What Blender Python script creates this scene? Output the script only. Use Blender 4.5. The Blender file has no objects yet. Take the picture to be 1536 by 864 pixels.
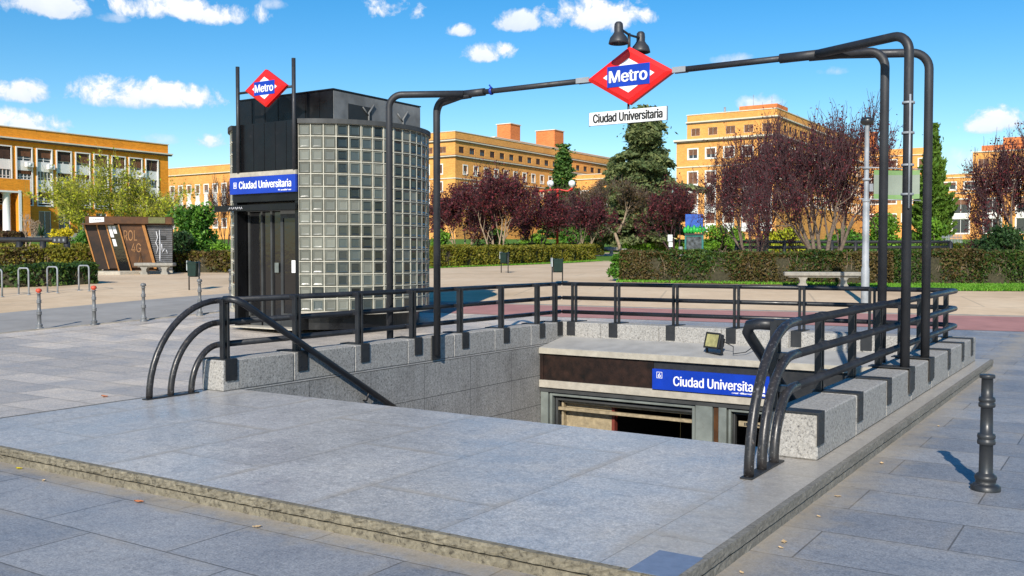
import bpy, math, random
import numpy as np
from mathutils import Vector, Matrix
R = math.radians
sc = bpy.context.scene
COL = sc.collection

# ------------------------------------------------------------------ terrain height
_PR = [(-400, 0), (14, 0), (18.5, .09), (21, .24), (24, .46), (27, .64), (30, .78), (35, .92), (42, 1.04), (60, 1.25), (90, 1.9),
       (130, 3.6), (170, 4.6), (400, 6), (4000, 6)]
_V = np.arange(-20, 410, .25)
_Z = np.interp(_V, [a for a, b in _PR], [b for a, b in _PR])
_k = np.ones(13) / 13
_Z = np.convolve(np.pad(_Z, 6, mode='edge'), _k, 'valid')
SA, CA = math.sin(R(33.1)), math.cos(R(33.1))
def pz(x, y): return float(np.interp(-SA * x + CA * y, _V, _Z))        # paved plaza level
def gz(x, y): return pz(x, y) - .03                                    # bare ground level
def vr(v, s):                                                          # place by distance into the campus and sideways slope
    return (v * (-SA + CA * s), v * (CA + SA * s))
def px2(px, v): return vr(v, (px - 768) / 1449.)

# ------------------------------------------------------------------ materials
def new_mat(name):
    m = bpy.data.materials.new(name); m.use_nodes = True
    nt = m.node_tree; b = nt.nodes['Principled BSDF']
    return m, nt, b
def N(nt, t, **kw):
    n = nt.nodes.new(t)
    for k, v in kw.items():
        if k in n.inputs.keys() if hasattr(n.inputs, 'keys') else False: n.inputs[k].default_value = v
        else: setattr(n, k, v)
    return n
def L(nt, a, b): nt.links.new(a, b)
def ramp(nt, fac, stops):
    r = nt.nodes.new('ShaderNodeValToRGB'); e = r.color_ramp.elements
    while len(e) < len(stops): e.new(.5)
    for i, (p, c) in enumerate(stops):
        e[i].position = p; e[i].color = (*c, 1) if len(c) == 3 else c
    L(nt, fac, r.inputs[0]); return r
def noise(nt, co, scale, detail=4, rough=.55, dist=0):
    n = nt.nodes.new('ShaderNodeTexNoise'); n.inputs['Scale'].default_value = scale
    n.inputs['Detail'].default_value = detail; n.inputs['Roughness'].default_value = rough; n.inputs['Distortion'].default_value = dist
    if co is not None: L(nt, co, n.inputs['Vector'])
    return n
def mixc(nt, fac, a, b, mode='MIX'):
    m = nt.nodes.new('ShaderNodeMix'); m.data_type = 'RGBA'; m.blend_type = mode
    for s, v in ((0, fac), (6, a), (7, b)):
        if hasattr(v, 'is_output'): L(nt, v, m.inputs[s])
        elif s == 0: m.inputs[0].default_value = v
        else: m.inputs[s].default_value = (*v, 1)
    return m.outputs[2]
def mth(nt, op, a, b=None, c=None, clamp=False):
    m = nt.nodes.new('ShaderNodeMath'); m.operation = op; m.use_clamp = clamp
    for i, v in enumerate((a, b, c)):
        if v is None: continue
        if hasattr(v, 'is_output'): L(nt, v, m.inputs[i])
        else: m.inputs[i].default_value = v
    return m.outputs[0]
def obco(nt): return nt.nodes.new('ShaderNodeTexCoord').outputs['Object']
def geo(nt): return nt.nodes.new('ShaderNodeNewGeometry').outputs['Position']
def bump(nt, b, h, strength=.3, dist=.01):
    n = nt.nodes.new('ShaderNodeBump'); n.inputs['Strength'].default_value = strength; n.inputs['Distance'].default_value = dist
    L(nt, h, n.inputs['Height']); L(nt, n.outputs[0], b.inputs['Normal'])
def simple(name, c, rough=.6, metal=0, var=.25, scale=6, bmp=0, spec=.5, alt=None, fine=0):
    m, nt, b = new_mat(name); co = obco(nt)
    n = noise(nt, co, scale, 5)
    lo = tuple(x * (1 - var) for x in c); hi = alt or tuple(min(1, x * (1 + var)) for x in c)
    r = ramp(nt, n.outputs[0], [(.3, lo), (.7, hi)])
    L(nt, r.outputs[0], b.inputs['Base Color'])
    b.inputs['Roughness'].default_value = rough; b.inputs['Metallic'].default_value = metal
    b.inputs['Specular IOR Level'].default_value = spec
    if bmp: bump(nt, b, noise(nt, co, fine or scale * 8, 4).outputs[0], bmp, .01)
    return m

def m_paving(name, ang, bw, bh, c1, c2, cj, dust_and_sheen=False, gloss=.5, joint=.006):
    m, nt, b = new_mat(name); co = geo(nt)
    mp = N(nt, 'ShaderNodeMapping'); L(nt, co, mp.inputs[0]); mp.inputs['Rotation'].default_value = (0, 0, ang); mp.inputs['Location'].default_value = (.37, .21, 0)
    br = nt.nodes.new('ShaderNodeTexBrick'); L(nt, mp.outputs[0], br.inputs['Vector'])
    br.inputs['Scale'].default_value = 1; br.inputs['Brick Width'].default_value = bw; br.inputs['Row Height'].default_value = bh
    br.inputs['Mortar Size'].default_value = joint; br.inputs['Mortar Smooth'].default_value = .3; br.inputs['Bias'].default_value = -.1
    br.offset = .43; br.inputs['Color1'].default_value = (*c1, 1); br.inputs['Color2'].default_value = (*c2, 1); br.inputs['Mortar'].default_value = (*cj, 1)
    sp = noise(nt, co, 70, 3, .8); st = noise(nt, co, 1.3, 6, .65); st2 = noise(nt, co, .35, 4, .6)
    c = mixc(nt, .75, br.outputs[0], ramp(nt, sp.outputs[0], [(.3, (.45,) * 3), (.5, (1, 1, 1)), (.70, (1.65, 1.63, 1.6))]).outputs[0], 'MULTIPLY')
    c = mixc(nt, .8, c, ramp(nt, st.outputs[0], [(.3, (.76, .77, .8)), (.55, (1, 1, 1)), (.75, (1.12, 1.09, 1.04))]).outputs[0], 'MULTIPLY')
    md = noise(nt, co, 22, 5, .7, .4)
    c = mixc(nt, .75, c, ramp(nt, md.outputs[0], [(.32, (.72, .73, .75)), (.5, (1, 1, 1)), (.68, (1.26, 1.25, 1.22))]).outputs[0], 'MULTIPLY')
    if dust_and_sheen:                                                             # left slabs lightened and warmed: grazing sun reflection put into the colour
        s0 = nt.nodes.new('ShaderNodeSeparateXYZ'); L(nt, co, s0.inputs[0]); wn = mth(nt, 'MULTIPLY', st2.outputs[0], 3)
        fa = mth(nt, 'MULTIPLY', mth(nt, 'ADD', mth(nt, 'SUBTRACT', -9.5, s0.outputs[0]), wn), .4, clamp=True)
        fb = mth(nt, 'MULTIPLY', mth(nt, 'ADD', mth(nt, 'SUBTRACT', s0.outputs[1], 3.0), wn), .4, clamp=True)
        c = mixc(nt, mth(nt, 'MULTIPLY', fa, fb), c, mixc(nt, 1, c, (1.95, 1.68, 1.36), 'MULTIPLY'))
    c = mixc(nt, .8, c, ramp(nt, st2.outputs[0], [(.35, (.85, .86, .88)), (.7, (1.08, 1.06, 1.04))]).outputs[0], 'MULTIPLY')
    if dust_and_sheen:                                                            # sand gathered along the kerbs
        sx = nt.nodes.new('ShaderNodeSeparateXYZ'); L(nt, co, sx.inputs[0])
        dn = noise(nt, co, 3.5, 6, .7); wob = mth(nt, 'MULTIPLY', mth(nt, 'SUBTRACT', dn.outputs[0], .5), 1.1)
        dx = mth(nt, 'ADD', mth(nt, 'SUBTRACT', sx.outputs[0], -1.86), wob)
        fx = mth(nt, 'SUBTRACT', 1, mth(nt, 'DIVIDE', mth(nt, 'ABSOLUTE', dx), .36), clamp=True)
        fx = mth(nt, 'MULTIPLY', fx, mth(nt, 'GREATER_THAN', sx.outputs[1], 4.2))
        dy = mth(nt, 'ADD', mth(nt, 'SUBTRACT', 4.3, sx.outputs[1]), wob)
        fy = mth(nt, 'SUBTRACT', 1, mth(nt, 'DIVIDE', mth(nt, 'ABSOLUTE', dy), .26), clamp=True)
        fy = mth(nt, 'MULTIPLY', fy, mth(nt, 'LESS_THAN', sx.outputs[0], -1.7))
        c = mixc(nt, mth(nt, 'MULTIPLY', mth(nt, 'MULTIPLY', mth(nt, 'MAXIMUM', fx, fy), mth(nt, 'ADD', .35, dn.outputs[0])), .75), c, (.40, .33, .23))
    b2 = nt.nodes.new('ShaderNodeTexBrick'); jw = nt.nodes.new('ShaderNodeVectorMath'); jw.operation = 'ADD'; jn = noise(nt, co, 2.5, 4, .6)
    js = nt.nodes.new('ShaderNodeVectorMath'); js.operation = 'SCALE'; L(nt, jn.outputs['Color'], js.inputs[0]); js.inputs['Scale'].default_value = .05; L(nt, mp.outputs[0], jw.inputs[0]); L(nt, js.outputs[0], jw.inputs[1]); L(nt, jw.outputs[0], b2.inputs['Vector']); b2.offset = .43
    for kk, xx in (('Scale', 1), ('Brick Width', bw), ('Row Height', bh), ('Mortar Size', .07), ('Mortar Smooth', 1)): b2.inputs[kk].default_value = xx
    dm = mth(nt, 'MULTIPLY', b2.outputs['Fac'], ramp(nt, st.outputs[0], [(.38, (0, 0, 0)), (.62, (1, 1, 1))]).outputs[0])
    c = mixc(nt, mth(nt, 'MULTIPLY', dm, .55 if not dust_and_sheen else .35), c, (.34, .29, .225))
    if not dust_and_sheen:                                                         # trodden sand on the strip beside the right parapet
        s1 = nt.nodes.new('ShaderNodeSeparateXYZ'); L(nt, co, s1.inputs[0])
        c = mixc(nt, mth(nt, 'MULTIPLY', mth(nt, 'MULTIPLY', mth(nt, 'ADD', s1.outputs[0], mth(nt, 'ADD', 2.55, mth(nt, 'MULTIPLY', mth(nt, 'SUBTRACT', st.outputs[0], .5), 1.2))), 2.2, clamp=True), .55), c, (.36, .315, .25))
    vo = nt.nodes.new('ShaderNodeTexVoronoi'); vo.inputs['Scale'].default_value = 3.1; L(nt, co, vo.inputs['Vector'])
    wv = noise(nt, co, 30, 3); rad = mth(nt, 'ADD', vo.outputs['Distance'], mth(nt, 'MULTIPLY', wv.outputs[0], .05))
    c = mixc(nt, mth(nt, 'MULTIPLY', mth(nt, 'LESS_THAN', rad, .075), .38), c, (.07, .07, .07))
    wr = noise(nt, co, 5.5, 8, .75, 1.2)
    c = mixc(nt, .7, c, ramp(nt, wr.outputs[0], [(.38, (.78, .78, .79)), (.47, (1, 1, 1)), (.60, (1, 1, 1)), (.7, (1.18, 1.16, 1.12))]).outputs[0], 'MULTIPLY')
    L(nt, c, b.inputs['Base Color'])
    rr = ramp(nt, st.outputs[0], [(.3, (gloss - .1,) * 3), (.7, (gloss + .15,) * 3)]); L(nt, rr.outputs[0], b.inputs['Roughness'])
    h = mth(nt, 'ADD', mth(nt, 'ADD', mth(nt, 'MULTIPLY', sp.outputs[0], .25), mth(nt, 'MULTIPLY', md.outputs[0], .7)), mth(nt, 'SUBTRACT', 1, br.outputs['Fac']))
    bump(nt, b, h, .35, .004)
    return m

def m_granite(name, c, dark, scale=60, rough=.75, joints=None, stain=.6, bmp=.6):
    m, nt, b = new_mat(name); co = geo(nt)
    a = noise(nt, co, scale, 4, .7, .6); s = noise(nt, co, 1.6, 6, .65); v = nt.nodes.new('ShaderNodeTexVoronoi'); v.inputs['Scale'].default_value = scale * .8
    L(nt, co, v.inputs['Vector'])
    cc = ramp(nt, a.outputs[0], [(.34, dark), (.46, tuple(x * .85 for x in c)), (.56, c), (.72, tuple(min(1, x * 1.35) for x in c))]).outputs[0]
    cc = mixc(nt, .5, cc, ramp(nt, v.outputs['Distance'], [(.1, (.75,) * 3), (.6, (1.15,) * 3)]).outputs[0], 'MULTIPLY')
    cc = mixc(nt, stain, cc, ramp(nt, s.outputs[0], [(.3, (.68, .67, .66)), (.55, (1, 1, 1)), (.75, (1.12, 1.1, 1.05))]).outputs[0], 'MULTIPLY')
    mp = N(nt, 'ShaderNodeMapping'); L(nt, co, mp.inputs[0]); mp.inputs['Scale'].default_value = (5, 5, .35)
    dr = noise(nt, mp.outputs[0], 1, 5, .7)
    cc = mixc(nt, stain * .6, cc, ramp(nt, dr.outputs[0], [(.35, (.7, .69, .67)), (.6, (1, 1, 1))]).outputs[0], 'MULTIPLY')
    if joints:
        bw, bh, oz = joints
        sx = nt.nodes.new('ShaderNodeSeparateXYZ'); L(nt, co, sx.inputs[0]); cb = nt.nodes.new('ShaderNodeCombineXYZ')
        L(nt, mth(nt, 'ADD', sx.outputs[0], sx.outputs[1]), cb.inputs[0]); L(nt, mth(nt, 'ADD', sx.outputs[2], oz), cb.inputs[1])
        br = nt.nodes.new('ShaderNodeTexBrick'); L(nt, cb.outputs[0], br.inputs['Vector']); br.offset = 0
        for k, x in (('Scale', 1), ('Brick Width', bw), ('Row Height', bh), ('Mortar Size', .006), ('Mortar Smooth', .2)): br.inputs[k].default_value = x
        cc = mixc(nt, mth(nt, 'MULTIPLY', br.outputs['Fac'], .8), cc, tuple(x * .35 for x in dark))
    L(nt, cc, b.inputs['Base Color']); b.inputs['Roughness'].default_value = rough
    bump(nt, b, a.outputs[0], bmp, .006)
    return m

def m_metal(name, c, rough=.42, wear=(.20, .15, .11), amt=.6, spec=.5, scale=9, chip=.68):
    m, nt, b = new_mat(name); co = geo(nt)
    n = noise(nt, co, scale, 7, .7); n2 = noise(nt, co, 2.2, 4); n3 = noise(nt, co, 45, 5, .75)
    cc = ramp(nt, n2.outputs[0], [(.35, tuple(x * .75 for x in c)), (.65, tuple(x * 1.3 for x in c))]).outputs[0]
    f = ramp(nt, n.outputs[0], [(.62, (0, 0, 0)), (.72, (amt,) * 3)]).outputs[0]
    cc = mixc(nt, f, cc, wear)
    f2 = ramp(nt, n3.outputs[0], [(chip, (0, 0, 0)), (chip + .05, (amt * .7,) * 3)]).outputs[0]
    cc = mixc(nt, f2, cc, tuple(min(1, x * 4 + .1) for x in c))
    L(nt, cc, b.inputs['Base Color']); b.inputs['Specular IOR Level'].default_value = spec
    rr = ramp(nt, n.outputs[0], [(.35, (rough - .08,) * 3), (.7, (rough + .2,) * 3)]); L(nt, rr.outputs[0], b.inputs['Roughness'])
    bump(nt, b, n3.outputs[0], .12, .002)
    return m

def m_leaf(name, cols, rough=.55, trans=.15):
    m, nt, b = new_mat(name)
    g = nt.nodes.new('ShaderNodeNewGeometry')
    r = ramp(nt, g.outputs['Random Per Island'], [(i / max(1, len(cols) - 1), c) for i, c in enumerate(cols)])
    n = noise(nt, g.outputs['Position'], .9, 3)
    cc = mixc(nt, .7, r.outputs[0], ramp(nt, n.outputs[0], [(.3, (.65, .65, .62)), (.7, (1.3, 1.3, 1.2))]).outputs[0], 'MULTIPLY')
    L(nt, cc, b.inputs['Base Color']); b.inputs['Roughness'].default_value = rough
    b.inputs['Specular IOR Level'].default_value = .25
    if trans:
        tr = nt.nodes.new('ShaderNodeBsdfTranslucent'); L(nt, cc, tr.inputs[0]); mx = nt.nodes.new('ShaderNodeMixShader'); mx.inputs[0].default_value = trans
        L(nt, b.outputs[0], mx.inputs[1]); L(nt, tr.outputs[0], mx.inputs[2]); L(nt, mx.outputs[0], nt.nodes['Material Output'].inputs[0])
    return m

def m_brick(name, c, bandw=.25):
    m, nt, b = new_mat(name); co = geo(nt)
    n = noise(nt, co, .25, 5, .6); n2 = noise(nt, co, 4, 4, .7)
    sx = nt.nodes.new('ShaderNodeSeparateXYZ'); L(nt, co, sx.inputs[0]); cb = nt.nodes.new('ShaderNodeCombineXYZ')
    L(nt, mth(nt, 'ADD', sx.outputs[0], sx.outputs[1]), cb.inputs[0]); L(nt, sx.outputs[2], cb.inputs[1])
    br = nt.nodes.new('ShaderNodeTexBrick'); L(nt, cb.outputs[0], br.inputs['Vector'])
    for k, x in (('Scale', 1), ('Brick Width', .5), ('Row Height', .16), ('Mortar Size', .012)): br.inputs[k].default_value = x
    br.inputs['Color1'].default_value = (*[x * .86 for x in c], 1); br.inputs['Color2'].default_value = (*[min(1, x * 1.12) for x in c], 1); br.inputs['Mortar'].default_value = (*[min(1, x * 1.1 + .02) for x in c], 1)
    cc = mixc(nt, .8, br.outputs[0], ramp(nt, n.outputs[0], [(.3, (.82, .8, .78)), (.7, (1.1, 1.1, 1.1))]).outputs[0], 'MULTIPLY')
    cc = mixc(nt, .5, cc, ramp(nt, n2.outputs[0], [(.3, (.85, .84, .83)), (.7, (1.1, 1.1, 1.1))]).outputs[0], 'MULTIPLY')
    L(nt, cc, b.inputs['Base Color']); b.inputs['Roughness'].default_value = .85; b.inputs['Specular IOR Level'].default_value = .2
    return m

M = {}
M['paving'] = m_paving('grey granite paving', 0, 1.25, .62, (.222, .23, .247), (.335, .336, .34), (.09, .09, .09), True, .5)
M['platform'] = m_paving('platform slabs', R(90), 1.9, 1.05, (.41, .397, .378), (.465, .45, .428), (.20, .185, .16), False, .36, .004)
M['kerbstone'] = m_granite('kerb stone', (.205, .18, .128), (.07, .06, .042), 26, .85, None, .6, 1.0)
M['granite'] = m_granite('flamed granite', (.37, .355, .33), (.12, .115, .11), 46, .8, None, .35, .8)
M['kerbsawn'] = m_granite('sawn kerb stone', (.215, .20, .17), (.14, .13, .11), 40, .85, None, .6, .25)
M['wellwall'] = m_granite('stair wall granite', (.34, .33, .31), (.12, .118, .11), 40, .8, (1.18, .52, .42), .8, .8)
M['rail'] = m_metal('charcoal painted steel', (.014, .015, .018), .36, (.10, .075, .065), .6, .5, 9, .64)
M['railworn'] = m_metal('worn painted steel', (.022, .020, .020), .33, (.16, .12, .09), .9, .5, 13, .585)
M['plate'] = m_metal('black steel plate', (.017, .018, .02), .5, (.12, .11, .10), .3)
M['pipe'] = m_metal('dark grey pipe paint', (.024, .025, .029), .5, (.09, .08, .07), .6, .5, 9, .65)
M['castiron'] = m_metal('grey cast iron paint', (.024, .026, .029), .36, (.16, .15, .14), .6)
M['galv'] = m_metal('galvanised steel', (.27, .29, .31), .42, (.3, .3, .3), .5)
M['redcap'] = simple('red cap paint', (.55, .07, .03), .5)
M['red'] = simple('sign red', (.74, .012, .010), .38, 0, .12, 4)
M['blue'] = simple('sign blue', (.006, .040, .37), .32, 0, .16, 3)
M['white'] = simple('sign white', (.80, .80, .80), .45, 0, .05)
M['black'] = simple('lettering black', (.015, .015, .015), .5)
M['blackpanel'] = m_metal('black panel', (.006, .006, .007), .28, (.022, .022, .023), .7, .35, 3, .70)
M['greypanel'] = m_metal('grey metal sheet', (.045, .047, .047), .55, (.05, .05, .05), .5, .4, 3)
M['sidegrey'] = m_metal('weathered grey sheet', (.17, .175, .175), .6, (.10, .10, .10), .5, .3, 3)
M['greypost'] = m_metal('grey post paint', (.13, .135, .14), .4, (.2, .19, .18), .5)
M['rusty'] = simple('rusty brown fascia', (.011, .009, .008), .5, 0, .5, 6, .3, .3, (.034, .017, .012))
M['concrete'] = simple('pale concrete', (.40, .365, .30), .85, 0, .18, 7, .4)
M['slab'] = simple('entrance roof slab', (.34, .33, .31), .8, 0, .15, 3, .3)
M['jamb'] = m_metal('grey green door frame', (.16, .18, .165), .5, (.09, .08, .07), .5)
M['wood'] = simple('tan stone lining', (.31, .25, .155), .7, 0, .3, 12, .3)
M['darkroom'] = simple('dark hall', (.03, .03, .03), .7)
M['interiorfloor'] = simple('hall floor', (.12, .12, .12), .4)
M['mortar'] = simple('pale mortar', (.47, .45, .37), .7, 0, .18, 9)
M['sash'] = simple('white window paint', (.74, .73, .70), .6, 0, .06)
M['blind'] = simple('brown roller blind', (.17, .072, .032), .7, 0, .3, 1.5)
M['blinddk'] = simple('dark brown blind', (.07, .034, .02), .7, 0, .3, 1.5)
M['brick1'] = m_brick('orange brick', (.80, .295, .026))
M['brick2'] = m_brick('yellow ochre brick', (.74, .355, .10))
M['brick3'] = m_brick('red orange brick', (.62, .20, .065))
M['lime'] = simple('limestone trim', (.66, .60, .48), .8, 0, .1, .8)
M['cornice'] = simple('dark cornice edge', (.10, .075, .05), .8, 0, .2, 1)
M['stone'] = simple('bench stone', (.27, .255, .22), .85, 0, .22, 8, .5)
M['bingreen'] = simple('dark green bin', (.006, .022, .015), .4, 0, .3, 5)
M['binlid'] = simple('bin grey plate', (.38, .42, .42), .4)
M['corten'] = simple('brown rusted sheet', (.055, .024, .010), .5, 0, .45, 2.5, .2, .4, (.12, .048, .012))
M['cortendark'] = simple('dark brown sheet', (.022, .011, .006), .45, 0, .5, 2.5, .2, .4, (.045, .02, .008))
M['orangesheet'] = simple('ochre steel strip', (.36, .15, .03), .5)
M['louvre'] = simple('grey louvre', (.20, .20, .205), .5, .3)
M['graffiti'] = simple('orange graffiti', (.30, .145, .05), .6)
M['graffitiw'] = simple('pale graffiti', (.6, .6, .62), .6)
M['frosted'] = simple('frosted screen', (.35, .36, .37), .25, 0, .7, 4)
M['bark'] = simple('brown grey bark', (.14, .105, .08), .9, 0, .3, 12, .5)
M['barkp'] = simple('plum twig bark', (.05, .022, .026), .85, 0, .35, 6)
M['barkpale'] = simple('pale twig bark', (.30, .22, .15), .85, 0, .3, 6)
M['barkyel'] = simple('yellow willow bark', (.30, .28, .06), .85, 0, .3, 6)
M['plum'] = m_leaf('plum leaves', [(.035, .008, .014), (.085, .014, .024), (.17, .03, .038), (.055, .012, .02), (.12, .02, .024), (.10, .036, .022)])
M['plumb'] = m_leaf('brownish spring leaves', [(.06, .035, .02), (.11, .06, .028), (.10, .085, .03), (.05, .02, .02)])
M['spruce'] = m_leaf('blue green needles', [(.07, .11, .045), (.13, .17, .065), (.21, .23, .09), (.08, .12, .055)], .6, .2)
M['fir'] = m_leaf('green needles', [(.022, .065, .015), (.055, .125, .02), (.10, .17, .032)], .6, .05)
M['cypress'] = m_leaf('cypress foliage', [(.06, .135, .015), (.115, .20, .022), (.04, .095, .013)], .6, .08)
M['brightleaf'] = m_leaf('bright green leaves', [(.09, .22, .015), (.16, .30, .025), (.05, .14, .015)])
M['yellowgreen'] = m_leaf('yellow green leaves', [(.30, .34, .02), (.44, .44, .03), (.20, .26, .02)])
M['yellow'] = m_leaf('yellow blossom', [(.55, .42, .01), (.62, .50, .02), (.35, .32, .02)])
M['midgreen'] = m_leaf('green bush leaves', [(.03, .10, .012), (.07, .19, .02), (.13, .26, .03)])
M['darkgreen'] = m_leaf('dark evergreen leaves', [(.012, .035, .012), (.025, .065, .02), (.05, .10, .03)])
M['hedge_y'] = m_leaf('yellowish hedge leaves', [(.10, .12, .012), (.17, .17, .018), (.23, .19, .022), (.09, .12, .012)])
M['hedge_g'] = m_leaf('green hedge leaves', [(.016, .045, .010), (.04, .085, .013), (.075, .11, .018)])
M['hedge_b'] = m_leaf('brown hedge leaves', [(.05, .042, .014), (.10, .078, .024), (.14, .085, .033), (.045, .06, .012)])
M['core'] = simple('hedge twigs', (.045, .04, .02), .95, 0, .4, 14)
M['grass'] = m_leaf('grass blades', [(.07, .22, .015), (.12, .30, .02), (.16, .30, .035)], .6, .1)
M['dryleaf'] = simple('dry tan leaf', (.50, .36, .20), .7)
M['rustleaf'] = simple('rust red leaf', (.42, .15, .06), .7)
M['greypaint'] = simple('grey paint', (.22, .24, .25), .5)
M['redlamp'] = m_metal('red lamp paint', (.55, .035, .02), .45, (.5, .12, .08), .5)
M['globe'] = simple('opal globe', (.72, .74, .74), .25, 0, .05)
M['bluebox'] = simple('painted blue board', (.006, .04, .32), .4, 0, .35, 3, 0, .5, (.015, .12, .5))
M['leafgreen'] = simple('painted leaf green', (.02, .35, .05), .45, 0, .3, 5)
M['teal'] = simple('teal painted frame', (.005, .13, .12), .45, 0, .3, 4)
M['boxglass'] = simple('dark painted glass', (.03, .05, .06), .2, 0, .9, 5, 0, .5, (.12, .14, .16))
M['banner'] = simple('pale banner', (.22, .26, .21), .55, 0, .08, 3)
M['bannerg'] = simple('green banner band', (.16, .28, .10), .55, 0, .15, 3)
M['bulb'] = simple('lamp reflector', (.35, .28, .2), .3)
M['floodglass'] = simple('yellowed flood glass', (.36, .33, .14), .25, 0, .35, 14, 0, .5)
M['ball'] = simple('yellow green felt', (.50, .62, .04), .9)
M['acwhite'] = simple('air conditioner white', (.7, .7, .68), .5)
M['asphalt'] = simple('old grey asphalt', (.30, .285, .265), .9, 0, .12, 1.5, .3, .3, None, 60)
M['bike'] = simple('red cycle lane', (.38, .19, .17), .85, 0, .12, 2, .3, .3, None, 60)
M['kerbdark'] = simple('road kerb stone', (.28, .26, .23), .85, 0, .25, 4, .4)

def m_glass(name, c, rough=.08, var=.6):
    m, nt, b = new_mat(name); g = nt.nodes.new('ShaderNodeNewGeometry')
    n = noise(nt, g.outputs['Position'], 1.2, 3)
    f = mth(nt, 'ADD', mth(nt, 'MULTIPLY', g.outputs['Random Per Island'], .7), mth(nt, 'MULTIPLY', n.outputs[0], .3))
    r = ramp(nt, f, [(.1, tuple(x * (1 - var) for x in c)), (.9, tuple(x * (1 + var) for x in c))])
    L(nt, r.outputs[0], b.inputs['Base Color']); b.inputs['Roughness'].default_value = rough
    b.inputs['Specular IOR Level'].default_value = .6
    n2 = noise(nt, g.outputs['Position'], 9, 3); bump(nt, b, n2.outputs[0], .1, .02)
    return m
M['pane'] = m_glass('window glass', (.035, .04, .045), .1)
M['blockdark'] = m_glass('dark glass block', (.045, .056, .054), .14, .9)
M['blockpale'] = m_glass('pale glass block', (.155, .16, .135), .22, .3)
M['doorglass'] = m_glass('door glass', (.012, .012, .013), .06, .3)

def m_ground():
    m, nt, b = new_mat('sandy ground and lawn'); co = geo(nt)
    sx = nt.nodes.new('ShaderNodeSeparateXYZ'); L(nt, co, sx.inputs[0])
    v = mth(nt, 'ADD', mth(nt, 'MULTIPLY', sx.outputs[0], -SA), mth(nt, 'MULTIPLY', sx.outputs[1], CA))
    n = noise(nt, co, .25, 6, .65); n2 = noise(nt, co, 2.5, 6, .7); n3 = noise(nt, co, 40, 3, .7)
    sand = ramp(nt, n.outputs[0], [(.3, (.50, .37, .235)), (.5, (.63, .475, .315)), (.7, (.70, .55, .38))]).outputs[0]
    sand = mixc(nt, .6, sand, ramp(nt, n2.outputs[0], [(.3, (.82, .8, .78)), (.65, (1.06, 1.05, 1.04))]).outputs[0], 'MULTIPLY')
    mp = N(nt, 'ShaderNodeMapping'); L(nt, co, mp.inputs[0]); mp.inputs['Rotation'].default_value = (0, 0, R(-20))
    br = nt.nodes.new('ShaderNodeTexBrick'); L(nt, mp.outputs[0], br.inputs['Vector'])
    for k, x in (('Scale', 1), ('Brick Width', 4), ('Row Height', 2.6), ('Mortar Size', .03)): br.inputs[k].default_value = x
    sand = mixc(nt, mth(nt, 'MULTIPLY', br.outputs['Fac'], .4), sand, (.30, .25, .19))
    gr = ramp(nt, n3.outputs[0], [(.3, (.05, .13, .012)), (.7, (.13, .24, .03))]).outputs[0]
    f = mth(nt, 'ADD', mth(nt, 'SUBTRACT', v, 66), mth(nt, 'MULTIPLY', n.outputs[0], 6))
    f = mth(nt, 'MULTIPLY', f, .3, clamp=True)
    pa = mth(nt, 'SUBTRACT', 1, mth(nt, 'DIVIDE', mth(nt, 'ABSOLUTE', mth(nt, 'SUBTRACT', v, 86)), 6), clamp=True)
    f = mth(nt, 'MULTIPLY', f, mth(nt, 'LESS_THAN', pa, .02))
    c = mixc(nt, f, sand, gr)
    L(nt, c, b.inputs['Base Color']); b.inputs['Roughness'].default_value = .95; b.inputs['Specular IOR Level'].default_value = .2
    bump(nt, b, n3.outputs[0], .3, .01)
    return m
M['ground'] = m_ground()

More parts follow.
